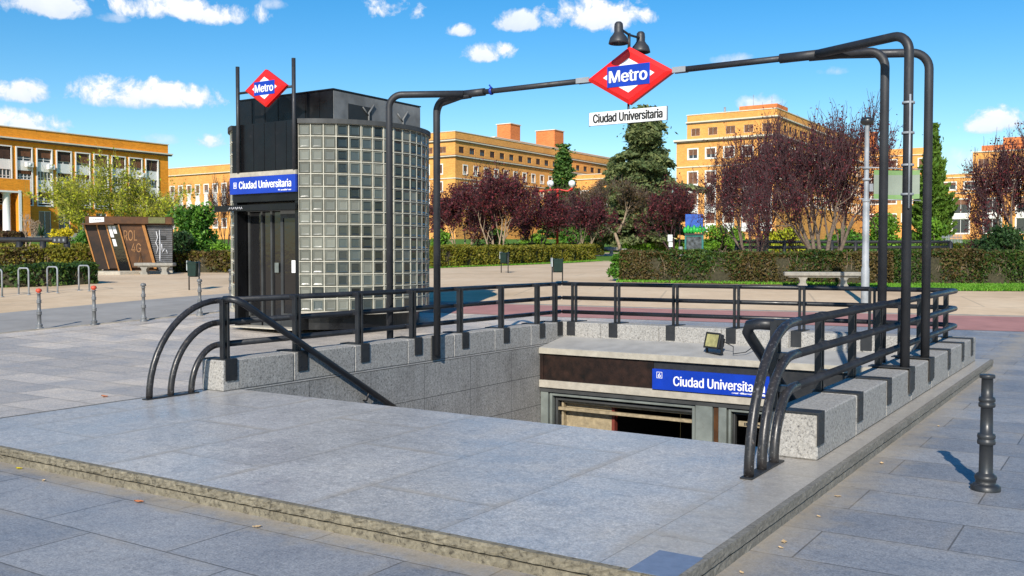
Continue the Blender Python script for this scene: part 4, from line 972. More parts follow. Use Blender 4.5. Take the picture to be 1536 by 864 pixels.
for h in (.5, 1.6): mb.tube([(p0[0], p0[1], gz(*p0) + h), (p1[0], p1[1], gz(*p1) + h)], .03, 6)
mb.build('rail', M['galv'], t)

# ------------------------------------------------------------------ plants
def leaf_quads(rng, P, size, stretch=1.6, up=0.0, D=None):
    """one random little quad per point"""
    n = len(P); d = rng.normal(size=(n, 3)) if D is None else D + rng.normal(size=(n, 3)) * .5
    d[:, 2] += up; d /= np.linalg.norm(d, axis=1)[:, None] + 1e-9
    e = rng.normal(size=(n, 3)); e -= d * (e * d).sum(1)[:, None]; e /= np.linalg.norm(e, axis=1)[:, None] + 1e-9
    s = size * rng.uniform(.6, 1.4, n)[:, None]; a = d * s * stretch / 2; b = e * s / 2
    V = np.stack([P - a - b * .35, P + b - a * .1, P + a, P - b - a * .1], 1).reshape(-1, 3)
    F = np.arange(n * 4).reshape(-1, 4); return V, F
def seg_mesh(S, sides=4):
    """tapered prisms for branch pieces: rows of p0, p1, r0, r1"""
    S = np.array(S, float); p0, p1, r0, r1 = S[:, :3], S[:, 3:6], S[:, 6], S[:, 7]
    d = p1 - p0; d /= np.linalg.norm(d, axis=1)[:, None] + 1e-9
    ref = np.where(np.abs(d[:, 2:3]) < .9, [[0, 0, 1.]], [[1., 0, 0]]); x = np.cross(d, ref); x /= np.linalg.norm(x, axis=1)[:, None]; y = np.cross(d, x)
    A = 2 * np.pi * np.arange(sides) / sides; ring = x[:, None] * np.cos(A)[None, :, None] + y[:, None] * np.sin(A)[None, :, None]
    V = np.concatenate([p0[:, None] + ring * r0[:, None, None], p1[:, None] + ring * r1[:, None, None]], 1)
    k = np.arange(sides); F = np.stack([k, (k + 1) % sides, (k + 1) % sides + sides, k + sides], 1)
    F = (F[None] + (np.arange(len(S)) * 2 * sides)[:, None, None]).reshape(-1, 4)
    return V.reshape(-1, 3), F
def grow(rng, H, W, stems, levels=4, tilt=.5, r0=.09, kids=(3, 5), trop=.12, wob=.16, split=.0, taper=.62, lfac=(.5, .75), z_first=.0):
    """branch skeleton scaled to height H and width W: list of (p0,p1,r0,r1,level)"""
    S = []
    def branch(p, d, ln, r, lv):
        n = 4 if lv < 2 else 3; pts = [p]; st = ln / n
        for i in range(n):
            d = d + rng.normal(size=3) * wob; d[2] += trop * (1 if lv < 3 else .6); d /= np.linalg.norm(d)
            q = pts[-1] + d * st; ra = r * (1 - .55 * i / n); rb = r * (1 - .55 * (i + 1) / n)
            S.append((*pts[-1], *q, ra, rb, lv)); pts.append(q)
            if lv < levels and (i + 1) / n > .3:
                for _ in range(rng.integers(*kids) if i == n - 1 else (1 if rng.random() < .8 else 2)):
                    a = rng.normal(size=3); a -= d * (a @ d); a /= np.linalg.norm(a); th = rng.uniform(.35, .85)
                    branch(q, d * math.cos(th) + a * math.sin(th), ln * rng.uniform(*lfac), rb * taper, lv + 1)
    if z_first:
        top = np.array([rng.normal() * .06, rng.normal() * .06, z_first]); S.append((0, 0, -.1, *(top * .5 + [0.03, 0, 0]), r0 * 1.35, r0 * 1.15, 0)); S.append((*(top * .5 + [0.03, 0, 0]), *top, r0 * 1.15, r0, 0)); b0 = top
    else: b0 = np.zeros(3)
    for k in range(stems):
        a = 2 * math.pi * (k + rng.uniform(-.3, .3)) / stems; t = tilt * rng.uniform(.6, 1.25)
        branch(b0 + np.array([math.cos(a), math.sin(a), 0]) * r0 * .8, np.array([math.cos(a) * math.sin(t), math.sin(a) * math.sin(t), math.cos(t)]), .46, r0 * .8, 0)
    S = np.array(S); sk = S[:, :6].reshape(-1, 3); 
    hz = (H - z_first * (1 if z_first else 0)) / np.percentile(sk[:, 2] - (z_first or 0), 98.5); wx = W / (np.percentile(np.hypot(sk[:, 0], sk[:, 1]), 97) * 2)
    for c in (0, 3): 
        S[:, c] *= wx; S[:, c + 1] *= wx
    for c in (2, 5):
        zz = S[:, c]; S[:, c] = np.where(zz > (z_first or 0), (z_first or 0) + (zz - (z_first or 0)) * hz, zz)
    return S
def tree(name, label, px, v, H, W, mats, seed, leaves, lsize, stems=4, levels=4, cat='tree', group=None, r0=.09, tilt=.5, z_first=0, rad=1., up=.1, lv_leaf=2, spread=.12, sides=4, wob=.16, trop=.12, kids=(2, 4), twigs=900):
    levels = min(levels, 4); rng = np.random.default_rng(seed); x, y = px2(px, v)
    t = thing(name, label, cat, (x, y, gz(x, y)), group, 0, True)
    S = grow(rng, H, W, stems, levels, tilt, r0, z_first=z_first, wob=wob, trop=trop, kids=kids)
    S[:, 6:8] = np.maximum(S[:, 6:8] * rad, .008)
    if twigs:
        c = S[S[:, 8] >= 3] if (S[:, 8] >= 3).any() else S; k = c[rng.integers(0, len(c), twigs)]; d = k[:, 3:6] - k[:, :3]; d /= np.linalg.norm(d, axis=1)[:, None] + 1e-9
        d = d * .6 + rng.normal(size=d.shape) * .25; d[:, 2] += .5; d /= np.linalg.norm(d, axis=1)[:, None]; ln = rng.uniform(.06, .14, (twigs, 1)) * H
        p1 = k[:, 3:6] + d * ln * .55; d2 = d + rng.normal(size=d.shape) * .12; p2 = p1 + d2 * ln * .45; rr = np.full((twigs, 1), .009)
        S = np.concatenate([S, np.concatenate([k[:, 3:6], p1, rr, rr * .8, rr * 0 + 9], 1), np.concatenate([p1, p2, rr * .8, rr * .5, rr * 0 + 9], 1)])
    if stems > 1 and not z_first:
        S = np.concatenate([S, [(0, 0, -.12, *q[:3] + (q[3:6] - q[:3]) * .5, q[6] * 1.1, q[6] * .9, 0) for q in S[(np.abs(S[:, 2]) < .02) & (S[:, 8] == 0)]]])
    thick = S[S[:, 8] <= 1]; thin = S[S[:, 8] > 1]
    MB().arrays(*seg_mesh(thick[:, :8], 7), 0, True).build('trunk', [M[mats[0]]], t)
    mb = MB(); 
    if len(thin): mb.arrays(*seg_mesh(thin[:, :8], 3 if len(thin) > 4000 else sides), 0)
    if leaves:
        Q = S[S[:, 8] >= lv_leaf]; i = rng.integers(0, len(Q), leaves); u = rng.random((leaves, 1))
        P = Q[i, :3] * (1 - u) + Q[i, 3:6] * u + rng.normal(size=(leaves, 3)) * spread
        mb.arrays(*leaf_quads(rng, P, lsize, 1.7, up), 1)
    mb.build('crown', [M[mats[1]], M[mats[2]]], t)
    return t
PG = 'purple leaved plum trees'
tree('plum_tree', 'broad purple plum tree with pale bare stems behind the middle trimmed hedge', 747, 66, 5.9, 6.6, ('barkpale', 'barkp', 'plum'), 3, 7500, .11, 5, 5, group=PG, tilt=.55, r0=.1)
tree('plum_tree', 'purple plum tree partly behind the left legs of the pipe gantry', 690, 72, 5.3, 5.6, ('barkpale', 'barkp', 'plum'), 4, 5500, .11, 4, 5, group=PG)
tree('plum_tree', 'reddish plum tree showing between the lift kiosk and the gantry legs', 652, 88, 5.0, 5.0, ('barkp', 'barkp', 'plum'), 5, 3500, .12, 4, 4, group=PG)
tree('plum_tree', 'dark purple plum tree just left of the red street lamp', 806, 72, 4.9, 5.0, ('barkp', 'barkp', 'plum'), 6, 5200, .11, 4, 5, group=PG)
tree('plum_tree', 'small plum tree with several white stems right of the red street lamp', 877, 76, 4.6, 4.8, ('barkpale', 'barkp', 'plum'), 7, 3600, .11, 5, 4, group=PG, rad=.8)
tree('bare_tree', 'olive brown tree with a single pale trunk and round twiggy crown below the spruce', 931, 80, 5.9, 7.2, ('barkpale', 'bark', 'plumb'), 8, 6500, .10, 4, 5, z_first=1.9, r0=.13, tilt=.8)
tree('bare_tree', 'olive twiggy tree right of the red lamp, behind the white stemmed plum', 852, 90, 5.6, 5.2, ('bark', 'bark', 'plumb'), 28, 4600, .11, 4, 4)
tree('plum_tree', 'dark plum tree right of the spruce behind the painted booth', 1012, 90, 6.0, 6.4, ('barkp', 'barkp', 'plum'), 9, 5200, .12, 4, 5, group=PG)
tree('plum_tree', 'tall twiggy plum tree behind the left part of the right hedge', 1134, 44, 6.2, 5.2, ('bark', 'barkp', 'plum'), 10, 8000, .06, 7, 5, group=PG, tilt=.6, r0=.08, twigs=1300, rad=1.4, wob=.19)
tree('plum_tree', 'largest twiggy plum tree, left of the silver street lamp', 1234, 37, 5.7, 5.5, ('bark', 'barkp', 'plum'), 11, 10000, .054, 7, 5, group=PG, tilt=.7, r0=.09, twigs=1700, rad=1.4, wob=.19)
tree('plum_tree', 'purple plum tree cut by the right edge of the photo', 1528, 38, 5.3, 4.0, ('bark', 'barkp', 'plum'), 12, 8000, .054, 6, 5, group=PG, tilt=.55, twigs=1400, rad=1.3, wob=.18)
tree('willow_tree', 'wide yellow green tree with thin rising twigs before the left brick building', 168, 78, 6.9, 11.4, ('barkyel', 'barkyel', 'yellowgreen'), 13, 10500, .12, 7, 5, tilt=.75, r0=.1, rad=.8, wob=.12, up=.5, twigs=3500)
tree('bare_tree', 'thin leafless sapling in front of the left building portico', 43, 48, 2.6, 1.3, ('barkpale', 'barkpale', 'plumb'), 14, 0, .1, 2, 3, tilt=.25, r0=.05, z_first=.9, twigs=0)
tree('bare_tree', 'bare orange brown tree between the left building and the lift kiosk', 262, 100, 5.6, 4.0, ('barkp', 'barkp', 'plumb'), 15, 300, .1, 4, 4, rad=.8, twigs=300)
tree('bare_tree', 'thin bare tree beside the left edge of the lift kiosk', 338, 95, 6.8, 3.6, ('barkp', 'barkp', 'plumb'), 16, 250, .1, 4, 4, rad=.8, twigs=300)

def lobes(name, label, px, v, H, W, mat, seed, n, size, cat='bush', nl=14, zb=.0, stem='bark', group=None, D=None, squash=1):
    """a bush: stems and uneven leafy lobes"""
    rng = np.random.default_rng(seed); x, y = px2(px, v); t = thing(name, label, cat, (x, y, gz(x, y)), group, 0, True)
    S = []; P = []; Dn = []
    for k in range(nl):
        a = rng.uniform(0, 2 * math.pi); rr = math.sqrt(rng.random()) * W * .34; cz = zb + (H - zb) * rng.uniform(.25, .82); r = rng.uniform(.16, .30) * min(W, H) * (1.1 if nl < 12 else .9)
        shrink = 1 - .5 * max(0, (cz / H - .5)) ; c = np.array([math.cos(a) * rr * shrink, math.sin(a) * rr * shrink * squash, min(cz, H - r * .75)])
        m = int(n / nl); d = rng.normal(size=(m, 3)); d /= np.linalg.norm(d, axis=1)[:, None]; rad = r * rng.uniform(.45, 1.12, (m, 1))
        q = c + d * rad * [1, 1, .85]; ok = q[:, 2] > .03; P.append(q[ok]); Dn.append(d[ok])
        b = np.array([rng.normal() * W * .05, rng.normal() * W * .05, -.05]); mid = (b + c) / 2 + rng.normal(size=3) * .08 * W
        S += [(*b, *mid, .03 + .004 * H, .022, 0), (*mid, *c, .022, .012, 0)]
        for _ in range(5):
            e = rng.normal(size=3); e /= np.linalg.norm(e); S.append((*c, *(c + e * r * .9), .01, .005, 0))
    MB().arrays(*seg_mesh(np.array(S)[:, :8], 5), 0, True).build('stems', [M[stem]], t)
    P = np.concatenate(P); MB().arrays(*leaf_quads(rng, P, size, 1.7, .1), 0).build('foliage', [M[mat]], t)
    return t
lobes('yellow_bush', 'bright yellow flowering bush left of the old brown booth', 93, 58, 2.3, 1.9, 'yellow', 30, 2600, .11)
lobes('green_bush', 'green bush between the yellow bush and the old brown booth', 128, 55, 2.3, 1.7, 'midgreen', 31, 2400, .11)
lobes('green_tree', 'small dense green tree between the old booth and the lift kiosk', 292, 48, 3.3, 2.6, 'midgreen', 32, 6500, .11, 'tree', 20)
lobes('green_bush', 'low dark bush behind the louvre wall of the old booth', 268, 46, 1.9, 1.8, 'darkgreen', 33, 2600, .10)
lobes('green_bush', 'low yellow green bush left of the lift kiosk behind the hedge', 336, 46, 1.35, 1.2, 'brightleaf', 34, 1500, .10)
lobes('green_bush', 'bright green bush right of the lift kiosk', 662, 70, 2.2, 1.8, 'brightleaf', 35, 1800, .13)
lobes('green_bush', 'bright green laurel under the middle plum tree', 742, 80, 2.3, 2.4, 'midgreen', 36, 1800, .14)
lobes('green_bush', 'bright green bush left of the red street lamp', 800, 84, 2.0, 3.0, 'brightleaf', 37, 1900, .14)
lobes('green_bush', 'broad green laurel right of the red street lamp', 858, 84, 2.8, 3.2, 'midgreen', 38, 2600, .15)
lobes('green_bush', 'grey green shrub by the distant stone bench', 897, 95, 2.4, 3.0, 'spruce', 39, 2000, .16)
lobes('green_bush', 'dark shrub under the spruce beside the bright lawn', 962, 97, 2.6, 5.0, 'darkgreen', 40, 3000, .16)
lobes('green_bush', 'yellow green bush behind the silver street lamp', 1326, 58, 3.4, 2.6, 'brightleaf', 41, 4600, .12, nl=18)
lobes('green_bush', 'bright green bush at the foot of the tall cypress', 1398, 57, 3.0, 2.2, 'brightleaf', 42, 4200, .12, nl=18)
lobes('green_bush', 'dark evergreen shrub under the plum tree at the right edge', 1497, 37, 2.15, 1.9, 'darkgreen', 43, 5200, .075, nl=18)
lobes('green_bush', 'green bush far behind the twiggy plum trees at right', 1180, 60, 2.4, 4.0, 'yellowgreen', 44, 3000, .13, nl=16)
lobes('green_bush', 'wide green bush behind the painted booth', 1085, 92, 2.9, 5.2, 'brightleaf', 45, 3000, .16, nl=16)
lobes('green_bush', 'small dark bush between the two twiggy plum trees', 1262, 58, 2.2, 3.2, 'midgreen', 46, 2600, .13, nl=14)

# spiky plant by the left rail
x, y = px2(63, 47); t = thing('spiky_plant', 'dark spiky agave like plant behind the low black rail at left', 'plant', (x, y, gz(x, y)), None, 0, True)
rng = np.random.default_rng(8); mb = MB()
for k in range(34):
    a = rng.uniform(0, 6.28); e = rng.uniform(.1, 1.3); l = rng.uniform(.5, .85); d = Vector((math.cos(a) * math.cos(e), math.sin(a) * math.cos(e), math.sin(e))); s = Vector((-math.sin(a), math.cos(a), 0)) * .035
    b = Vector((0, 0, 1.55)); mb.add([b - s, b + s, b + d * l * .6 + s * .8, b + d * l, b + d * l * .6 - s * .8], [(0, 1, 2, 3, 4)])
mb.build('leaves', M['darkgreen'], t); MB().tube([(0, 0, 0), (.03, 0, .8), (0, 0, 1.6)], [.09, .07, .06], 8).build('stem', M['bark'], t)

def conifer(name, label, px, v, H, W, mat, seed, n, size, zb=.08, pw=.8, droop=.25, levels=26, irr=.25, group=None, cards=1.0, colm=0):
    rng = np.random.default_rng(seed); x, y = px2(px, v); t = thing(name, label, 'tree', (x, y, gz(x, y)), group, 0, True)
    MB().tube([(0, 0, -.1), (.05, 0, H * .4), (0, .03, H * .75), (0, 0, H * .99)], [H * .022, H * .016, H * .008, .02], 8).build('trunk', M['bark'], t)
    P = []; D = []; S = []
    for i in range(levels):
        f = (i + .5) / levels; z = H * (zb + (1 - zb) * f); R0 = W / 2 * (1 - f) ** pw
        if colm: R0 = W / 2 * min(1, (1 - f) * 1.35 + .02) * (.75 + .25 * min(1, f * 6))
        m = rng.integers(5, 9); a0 = rng.uniform(0, 6.28)
        for k in range(m):
            a = a0 + 6.283 * k / m + rng.normal() * .15; ln = max(.15, R0 * (1 + rng.normal() * irr)); dr = droop * rng.uniform(.5, 1.4)
            if rng.random() < .08: ln *= .5
            d = np.array([math.cos(a), math.sin(a), (.75 if colm else .18) - dr]); tip = np.array([0, 0, z]) + d * ln
            S.append((0, 0, z, *tip, .02 * H / 6, .006, 0))
            q = int(n / levels / m * (ln / (W / 2) * 1.6 + .25)); u = np.sqrt(rng.random((q, 1))) 
            u = .15 + .85 * u; p = np.array([0, 0, z]) + d * ln * u + np.stack([-np.sin(a) * np.ones(q), np.cos(a) * np.ones(q), np.zeros(q)], 1) * rng.normal(size=(q, 1)) * (.10 * W * (1.15 - u) + .02 * W)
            p[:, 2] += rng.normal(size=q) * .035 * H / levels * 6 - .03 * H * (u[:, 0] ** 2) * droop; P.append(p); D.append(np.repeat([[math.cos(a) * .8, math.sin(a) * .8, .9 if colm else -.1]], q, 0))
    P = np.concatenate(P); D = np.concatenate(D)
    mb = MB(); mb.arrays(*seg_mesh(np.array(S)[:, :8], 4), 0); mb.arrays(*leaf_quads(rng, P, size, 2.4, 0, D), 1)
    mb.build('crown', [M['bark'], M[mat]], t); return t
conifer('spruce_tree', 'tall broad blue green spruce under the white station name plate', 966, 95, 14.3, 8.6, 'spruce', 50, 25000, .22, .08, .58, .35, 24, .34)
conifer('fir_tree', 'pointed bright green fir behind the red street lamp', 845, 104, 11.2, 5.4, 'fir', 51, 10000, .19, .1, .85, .15, 24, .2)
conifer('cypress_tree', 'tall narrow green cypress behind the right legs of the gantry', 1396, 66, 9.2, 2.7, 'cypress', 52, 15000, .14, .02, .7, .0, 34, .15, colm=1)
conifer('cypress_tree', 'rounded green conifer spreading left of the big spruce', 925, 100, 9.6, 5.6, 'spruce', 53, 9000, .2, .1, .6, .25, 18, .3)

def hedge(name, label, P, w, h, mats, seed, dens, size, zf=gz, cat='hedge', gaps=0, core=True):
    """clipped hedge along a polyline: twiggy core and leaves over its faces; mats by weight"""
    rng = np.random.default_rng(seed); P = np.array(P, float); c0 = P.mean(0)
    t = thing(name, label, cat, (P[0][0], P[0][1], zf(*P[0])))
    d = np.r_[0, np.cumsum(np.hypot(*np.diff(P, axis=0).T))]; Ltot = d[-1]
    def at(s, o):
        x = np.interp(s, d, P[:, 0]); y = np.interp(s, d, P[:, 1]); e = .05
        tx = np.interp(np.minimum(s + e, Ltot), d, P[:, 0]) - np.interp(np.maximum(s - e, 0), d, P[:, 0]); ty = np.interp(np.minimum(s + e, Ltot), d, P[:, 1]) - np.interp(np.maximum(s - e, 0), d, P[:, 1]); l = np.hypot(tx, ty) + 1e-9
        return x - ty / l * o, y + tx / l * o
    if core:
        n = max(2, int(Ltot / .8)); mb = MB(); vs = []
        for i in range(n + 1):
            s = np.array(.12 + (Ltot - .24) * i / n); k = .80 + .06 * rng.random()
            for o, zz in ((-w / 2 * k, 0), (-w / 2 * k, h * k), (w / 2 * k, h * k), (w / 2 * k, 0)):
                x, y = at(s, o); vs.append((float(x), float(y), zf(float(x), float(y)) + zz))
        fs = [(i * 4 + k, i * 4 + k + 1, i * 4 + 5 + k, i * 4 + 4 + k) for i in range(n) for k in range(3)] + [(0, 1, 2, 3), (n * 4 + 3, n * 4 + 2, n * 4 + 1, n * 4)]
        mb.add(vs, fs); mb.build('twig_core', M['core'], t)
    A = [Ltot * h, Ltot * h, Ltot * w, w * h, w * h]; tot = sum(A); n = int(tot * dens); k = rng.choice(5, n, p=np.array(A) / tot)
    u, q = rng.random(n), rng.random(n); dep = np.abs(rng.normal(size=n)) * .05 - .02
    s = np.where(k < 3, u * Ltot, np.where(k == 3, dep, Ltot - dep)); o = np.where(k == 0, -w / 2 + dep, np.where(k == 1, w / 2 - dep, (np.where(k == 2, q, u) - .5) * w)); z = np.where(k == 2, h - dep, q * h)
    lump = .06 * np.sin(s * 3.1 + 1) + .05 * np.sin(s * 7.3 + 2 * np.sin(s)) + .05 * np.sin(s * 1.3 + z * 5)
    z = np.where(k == 2, z + lump * .6, z); o = o + np.where(k == 0, -lump * .8, 0)
    x, y = at(s, o); Z = np.interp(-SA * x + CA * y, _V, _Z) - .03 + np.maximum(z, .02)
    Pt = np.stack([x, y, Z], 1); mi = np.zeros(n, int)
    if len(mats) > 1:
        f = np.sin(s * 1.7 + seed) + .6 * np.sin(s * .53) + .9 * (z / h - .5) * 1.2 + rng.normal(size=n) * .9
        cuts = np.quantile(f, np.cumsum([m[1] for m in mats])[:-1] / sum(m[1] for m in mats)); mi = np.searchsorted(cuts, f)
    patch = np.sin(s * 2.3 + seed) + np.sin(s * 5.1 + z * 4) + .7 * np.sin(s * .9)
    drop = (k < 2) & (rng.random(n) < np.clip(.62 * (1 - z / h) ** 1.3 + .22 * (patch > 1.1), 0, .85)); Pt = Pt[~drop]; mi = mi[~drop]
    m = int(Ltot * (34 if size < .08 else 12)); ss = rng.random(m) * Ltot; oo = np.where(rng.random(m) < .6, -w / 2, w / 2) * rng.uniform(.75, 1.0, m); x0, y0 = at(ss, oo * .7); x1, y1 = at(np.clip(ss + rng.normal(size=m) * .18, 0, Ltot), oo)
    g = np.interp(-SA * x0 + CA * y0, _V, _Z) - .03; hh = h * rng.uniform(.45, 1.1, m); rr = rng.uniform(.004, .011, m)
    mb = MB(); mb.arrays(*seg_mesh(np.stack([x0, y0, g, x1, y1, g + hh, rr * 1.3, rr * .5], 1), 4), 0); mb.build('stems', [M['barkpale']], t)
    m = int(Ltot * 26); ss = rng.random(m) * Ltot; x0, y0 = at(ss, rng.uniform(-.5, .5, m) * w); tall = np.repeat(rng.random(m // 6 + 1) ** 3 * .16, 6)[:m]
    Pt = np.concatenate([Pt, np.stack([x0, y0, np.interp(-SA * x0 + CA * y0, _V, _Z) - .03 + h + tall * rng.random(m)], 1)]); mi = np.concatenate([mi, rng.integers(0, len(mats), m)])
    mb = MB()
    for i in range(len(mats)): mb.arrays(*leaf_quads(rng, Pt[mi == i], size, 1.6, .2), i)
    mb.build('foliage', [M[m[0]] for m in mats], t); return t
HR = [px2(926, 32.6), px2(1150, 31.2), px2(1330, 30.6), px2(1560, 30.6), px2(1680, 30.8)]
HR = [(x, y + .45) for x, y in HR]
hedge('clipped_hedge', 'long low clipped hedge on the right with brown patches and a green left end', HR[:4] and [HR[0], px2(1000, 32.4), HR[1], HR[2]], .9, 1.0, [('hedge_b', .66), ('hedge_g', .34)], 60, 1500, .052)
hedge('clipped_hedge', 'dark green clipped hedge behind the gantry legs at the right edge', [HR[2], HR[3], HR[4]], .9, 1.05, [('hedge_g', .7), ('hedge_b', .3)], 61, 1500, .052)
lobes('green_bush', 'leafy green end of the right hedge beside the sandy path', 934, 32.9, 1.05, .9, 'midgreen', 62, 2600, .07, nl=16)
hedge('clipped_hedge', 'long trimmed yellow green hedge in the middle beyond the green bin', [px2(640, 47.5), px2(740, 53), px2(882, 66)], .95, 1.02, [('hedge_y', 1)], 63, 620, .095)
hedge('clipped_hedge', 'thin far hedge behind the middle trimmed hedge, under the plum trees', [px2(655, 66), px2(760, 74), px2(900, 84)], .8, .95, [('hedge_y', .6), ('hedge_g', .4)], 64, 380, .12)
hedge('green_bank', 'bright green low clipped bank beyond the path under the spruce', [px2(935, 93), px2(1040, 93), px2(1110, 95)], 1.6, .8, [('brightleaf', 1)], 65, 260, .14)
hedge('clipped_hedge', 'dark low hedge behind the bicycle hoops', [px2(-60, 29.5), px2(60, 30.2), px2(130, 31.5)], 1.2, .62, [('hedge_g', .8), ('darkgreen', .2)], 66, 850, .075)
hedge('clipped_hedge', 'yellow green hedge at left below the black rail', [px2(-60, 40), px2(60, 41), px2(150, 42)], 1.0, .95, [('hedge_y', .7), ('hedge_b', .3)], 67, 620, .095)
hedge('clipped_hedge', 'brownish hedge between the old booth and the lift kiosk', [px2(208, 41.5), px2(270, 41), px2(365, 40.5)], .9, .82, [('hedge_b', .7), ('hedge_y', .3)], 68, 620, .095)
hedge('clipped_hedge', 'low yellow hedge left of the path far behind the black rail', [px2(-60, 52), px2(60, 52), px2(140, 53)], 1.0, 1.1, [('hedge_y', 1)], 69, 380, .11)
hedge('clipped_hedge', 'reddish brown low hedge before the portico at the far left', [px2(-50, 62), px2(36, 62)], 1.0, 1.9, [('plumb', 1)], 70, 380, .12)
hedge('clipped_hedge', 'low green hedge strip behind the black rail fence near the cypress', [px2(1412, 50), px2(1480, 50), px2(1560, 50)], .9, 1.15, [('hedge_y', .5), ('hedge_g', .5)], 71, 480, .1)

# grass strips
def grass(name, A, B, n, seed, h=.07, base='grassbase'):
    rng = np.random.default_rng(seed); A = np.array(A, float); B = np.array(B, float)
    o = strip(name + '_ground', M[base], A, B, .012, 30, 4, gz)
    def al(Q, t): 
        d = np.r_[0, np.cumsum(np.hypot(*np.diff(Q, axis=0).T))]; return np.stack([np.interp(t * d[-1], d, Q[:, 0]), np.interp(t * d[-1], d, Q[:, 1])], 1)
    t = rng.random(n); w = rng.random((n, 1)); p = al(A, t) * (1 - w) + al(B, t) * w + rng.normal(size=(n, 2)) * .05
    Z = np.interp(-SA * p[:, 0] + CA * p[:, 1], _V, _Z) - .03; P = np.stack([p[:, 0], p[:, 1], Z + h * .4], 1)
    D = rng.normal(size=(n, 3)) * .35; D[:, 2] = 1
    o = MB().arrays(*leaf_quads(rng, P, h * .35, 3.2, 0, D), 0).build(name, [M['grass']]); o['kind'] = 'stuff'
M['litter'] = simple('leaf litter', (.13, .075, .03), .95, 0, .5, 14, .3, .3, (.24, .12, .04))
M['grassbase'] = simple('turf', (.07, .19, .018), .95, 0, .35, 8)
grass('grass', [px2(1290, 29.0), px2(1420, 28.1), px2(1700, 27.8)], [px2(1290, 30.3), px2(1420, 30.3), px2(1700, 30.3)], 14000, 80, .10)
grass('grass', [px2(925, 32.0), px2(1100, 30.9), px2(1290, 29.9)], [px2(925, 32.7), px2(1100, 31.6), px2(1290, 30.6)], 1600, 81, .10, 'litter')
grass('grass', [px2(640, 46.4), px2(740, 51.6), px2(905, 64.5)], [px2(640, 47.6), px2(740, 53), px2(890, 66.5)], 6000, 82, .10)

# fallen leaves and the ball
rng = random.Random(4)
def leaf(x, y, z, s, mat, label, group):
    mb = MB(); a = rng.uniform(0, 6.28); n = 9; vs = []
    for i in range(n):
        u = i / (n - 1); w = math.sin(math.pi * u ** .8) * .32 * s; c = .25 * s * (u - .5) ** 2 * 4 * .3
        for k in (-1, 0, 1):
            p = ((u - .5) * s, k * w); vs.append((x + p[0] * math.cos(a) - p[1] * math.sin(a), y + p[0] * math.sin(a) + p[1] * math.cos(a), z + .004 + c + abs(k) * .14 * s * rng.uniform(.6, 1)))
    mb.add(vs, [(i * 3 + k, i * 3 + k + 1, i * 3 + 4 + k, i * 3 + 3 + k) for i in range(n - 1) for k in (0, 1)])
    o = mb.build('fallen_leaf', mat); tag(o, label, 'leaf', group)
for y in (4.95, 5.5, 5.62, 6.3, 6.9, 8.2, 10.3): leaf(-1.80 + rng.uniform(0, .16), y, 0, rng.uniform(.035, .06), M['dryleaf'], 'small dry tan leaf lying at the foot of the right platform kerb', 'dry leaves along the right kerb')
for x in (-7.9, -7.75, -6.9, -4.6): leaf(x, 4.22 - rng.uniform(0, .12), 0, rng.uniform(.035, .06), M['dryleaf'], 'small dry leaf lying along the front platform kerb', 'dry leaves along the front kerb')
leaf(-5.75, 4.12, 0, .07, M['rustleaf'], 'rust red leaf on the paving just in front of the platform edge', None)
leaf(-7.45, 4.25, 0, .06, M['yellow'], 'yellow leaf on the paving at the left end of the front kerb', None)
leaf(-10.4, 7.0, pz(-10.4, 7), .10, M['rustleaf'], 'brown leaf on the paving left of the arched railing end', None)
t = thing('tennis_ball', 'yellow green ball cut off by the bottom edge of the photo', 'ball', (-2.95, 3.58, .034), None, 0, True)
mb = MB(); mb.lathe([(.033 * math.cos(a), .033 * math.sin(a)) for a in np.linspace(-math.pi / 2, math.pi / 2, 12)], (0, 0, 0), 20); mb.build('felt', M['ball'], t)

# ------------------------------------------------------------------ buildings
def facade(mb, face, at, u0, u1, z0, z1, ops, depth=.25, mi=0):
    """wall plane with real openings and reveals; face 'S' looks to -Y (u = X), face 'E' looks to +X (u = Y)"""
    us = sorted(set([u0, u1] + [v for o in ops for v in o[:2]])); zs = sorted(set([z0, z1] + [v for o in ops for v in o[2:4]]))
    def p(u, z, d=0): return (u, at + d, z) if face == 'S' else (at - d, u, z)
    for i in range(len(us) - 1):
        for j in range(len(zs) - 1):
            cu, cz = (us[i] + us[i + 1]) / 2, (zs[j] + zs[j + 1]) / 2
            if any(o[0] < cu < o[1] and o[2] < cz < o[3] for o in ops): continue
            mb.quad(p(us[i], zs[j]), p(us[i + 1], zs[j]), p(us[i + 1], zs[j + 1]), p(us[i], zs[j + 1]), mi)
    for a, b, c, d in [o[:4] for o in ops]:
        mb.quad(p(a, c), p(b, c), p(b, c, depth), p(a, c, depth), mi); mb.quad(p(a, d), p(b, d), p(b, d, depth), p(a, d, depth), mi)
        mb.quad(p(a, c), p(a, d), p(a, d, depth), p(a, c, depth), mi); mb.quad(p(b, c), p(b, d), p(b, d, depth), p(b, c, depth), mi)
PROTO = {}
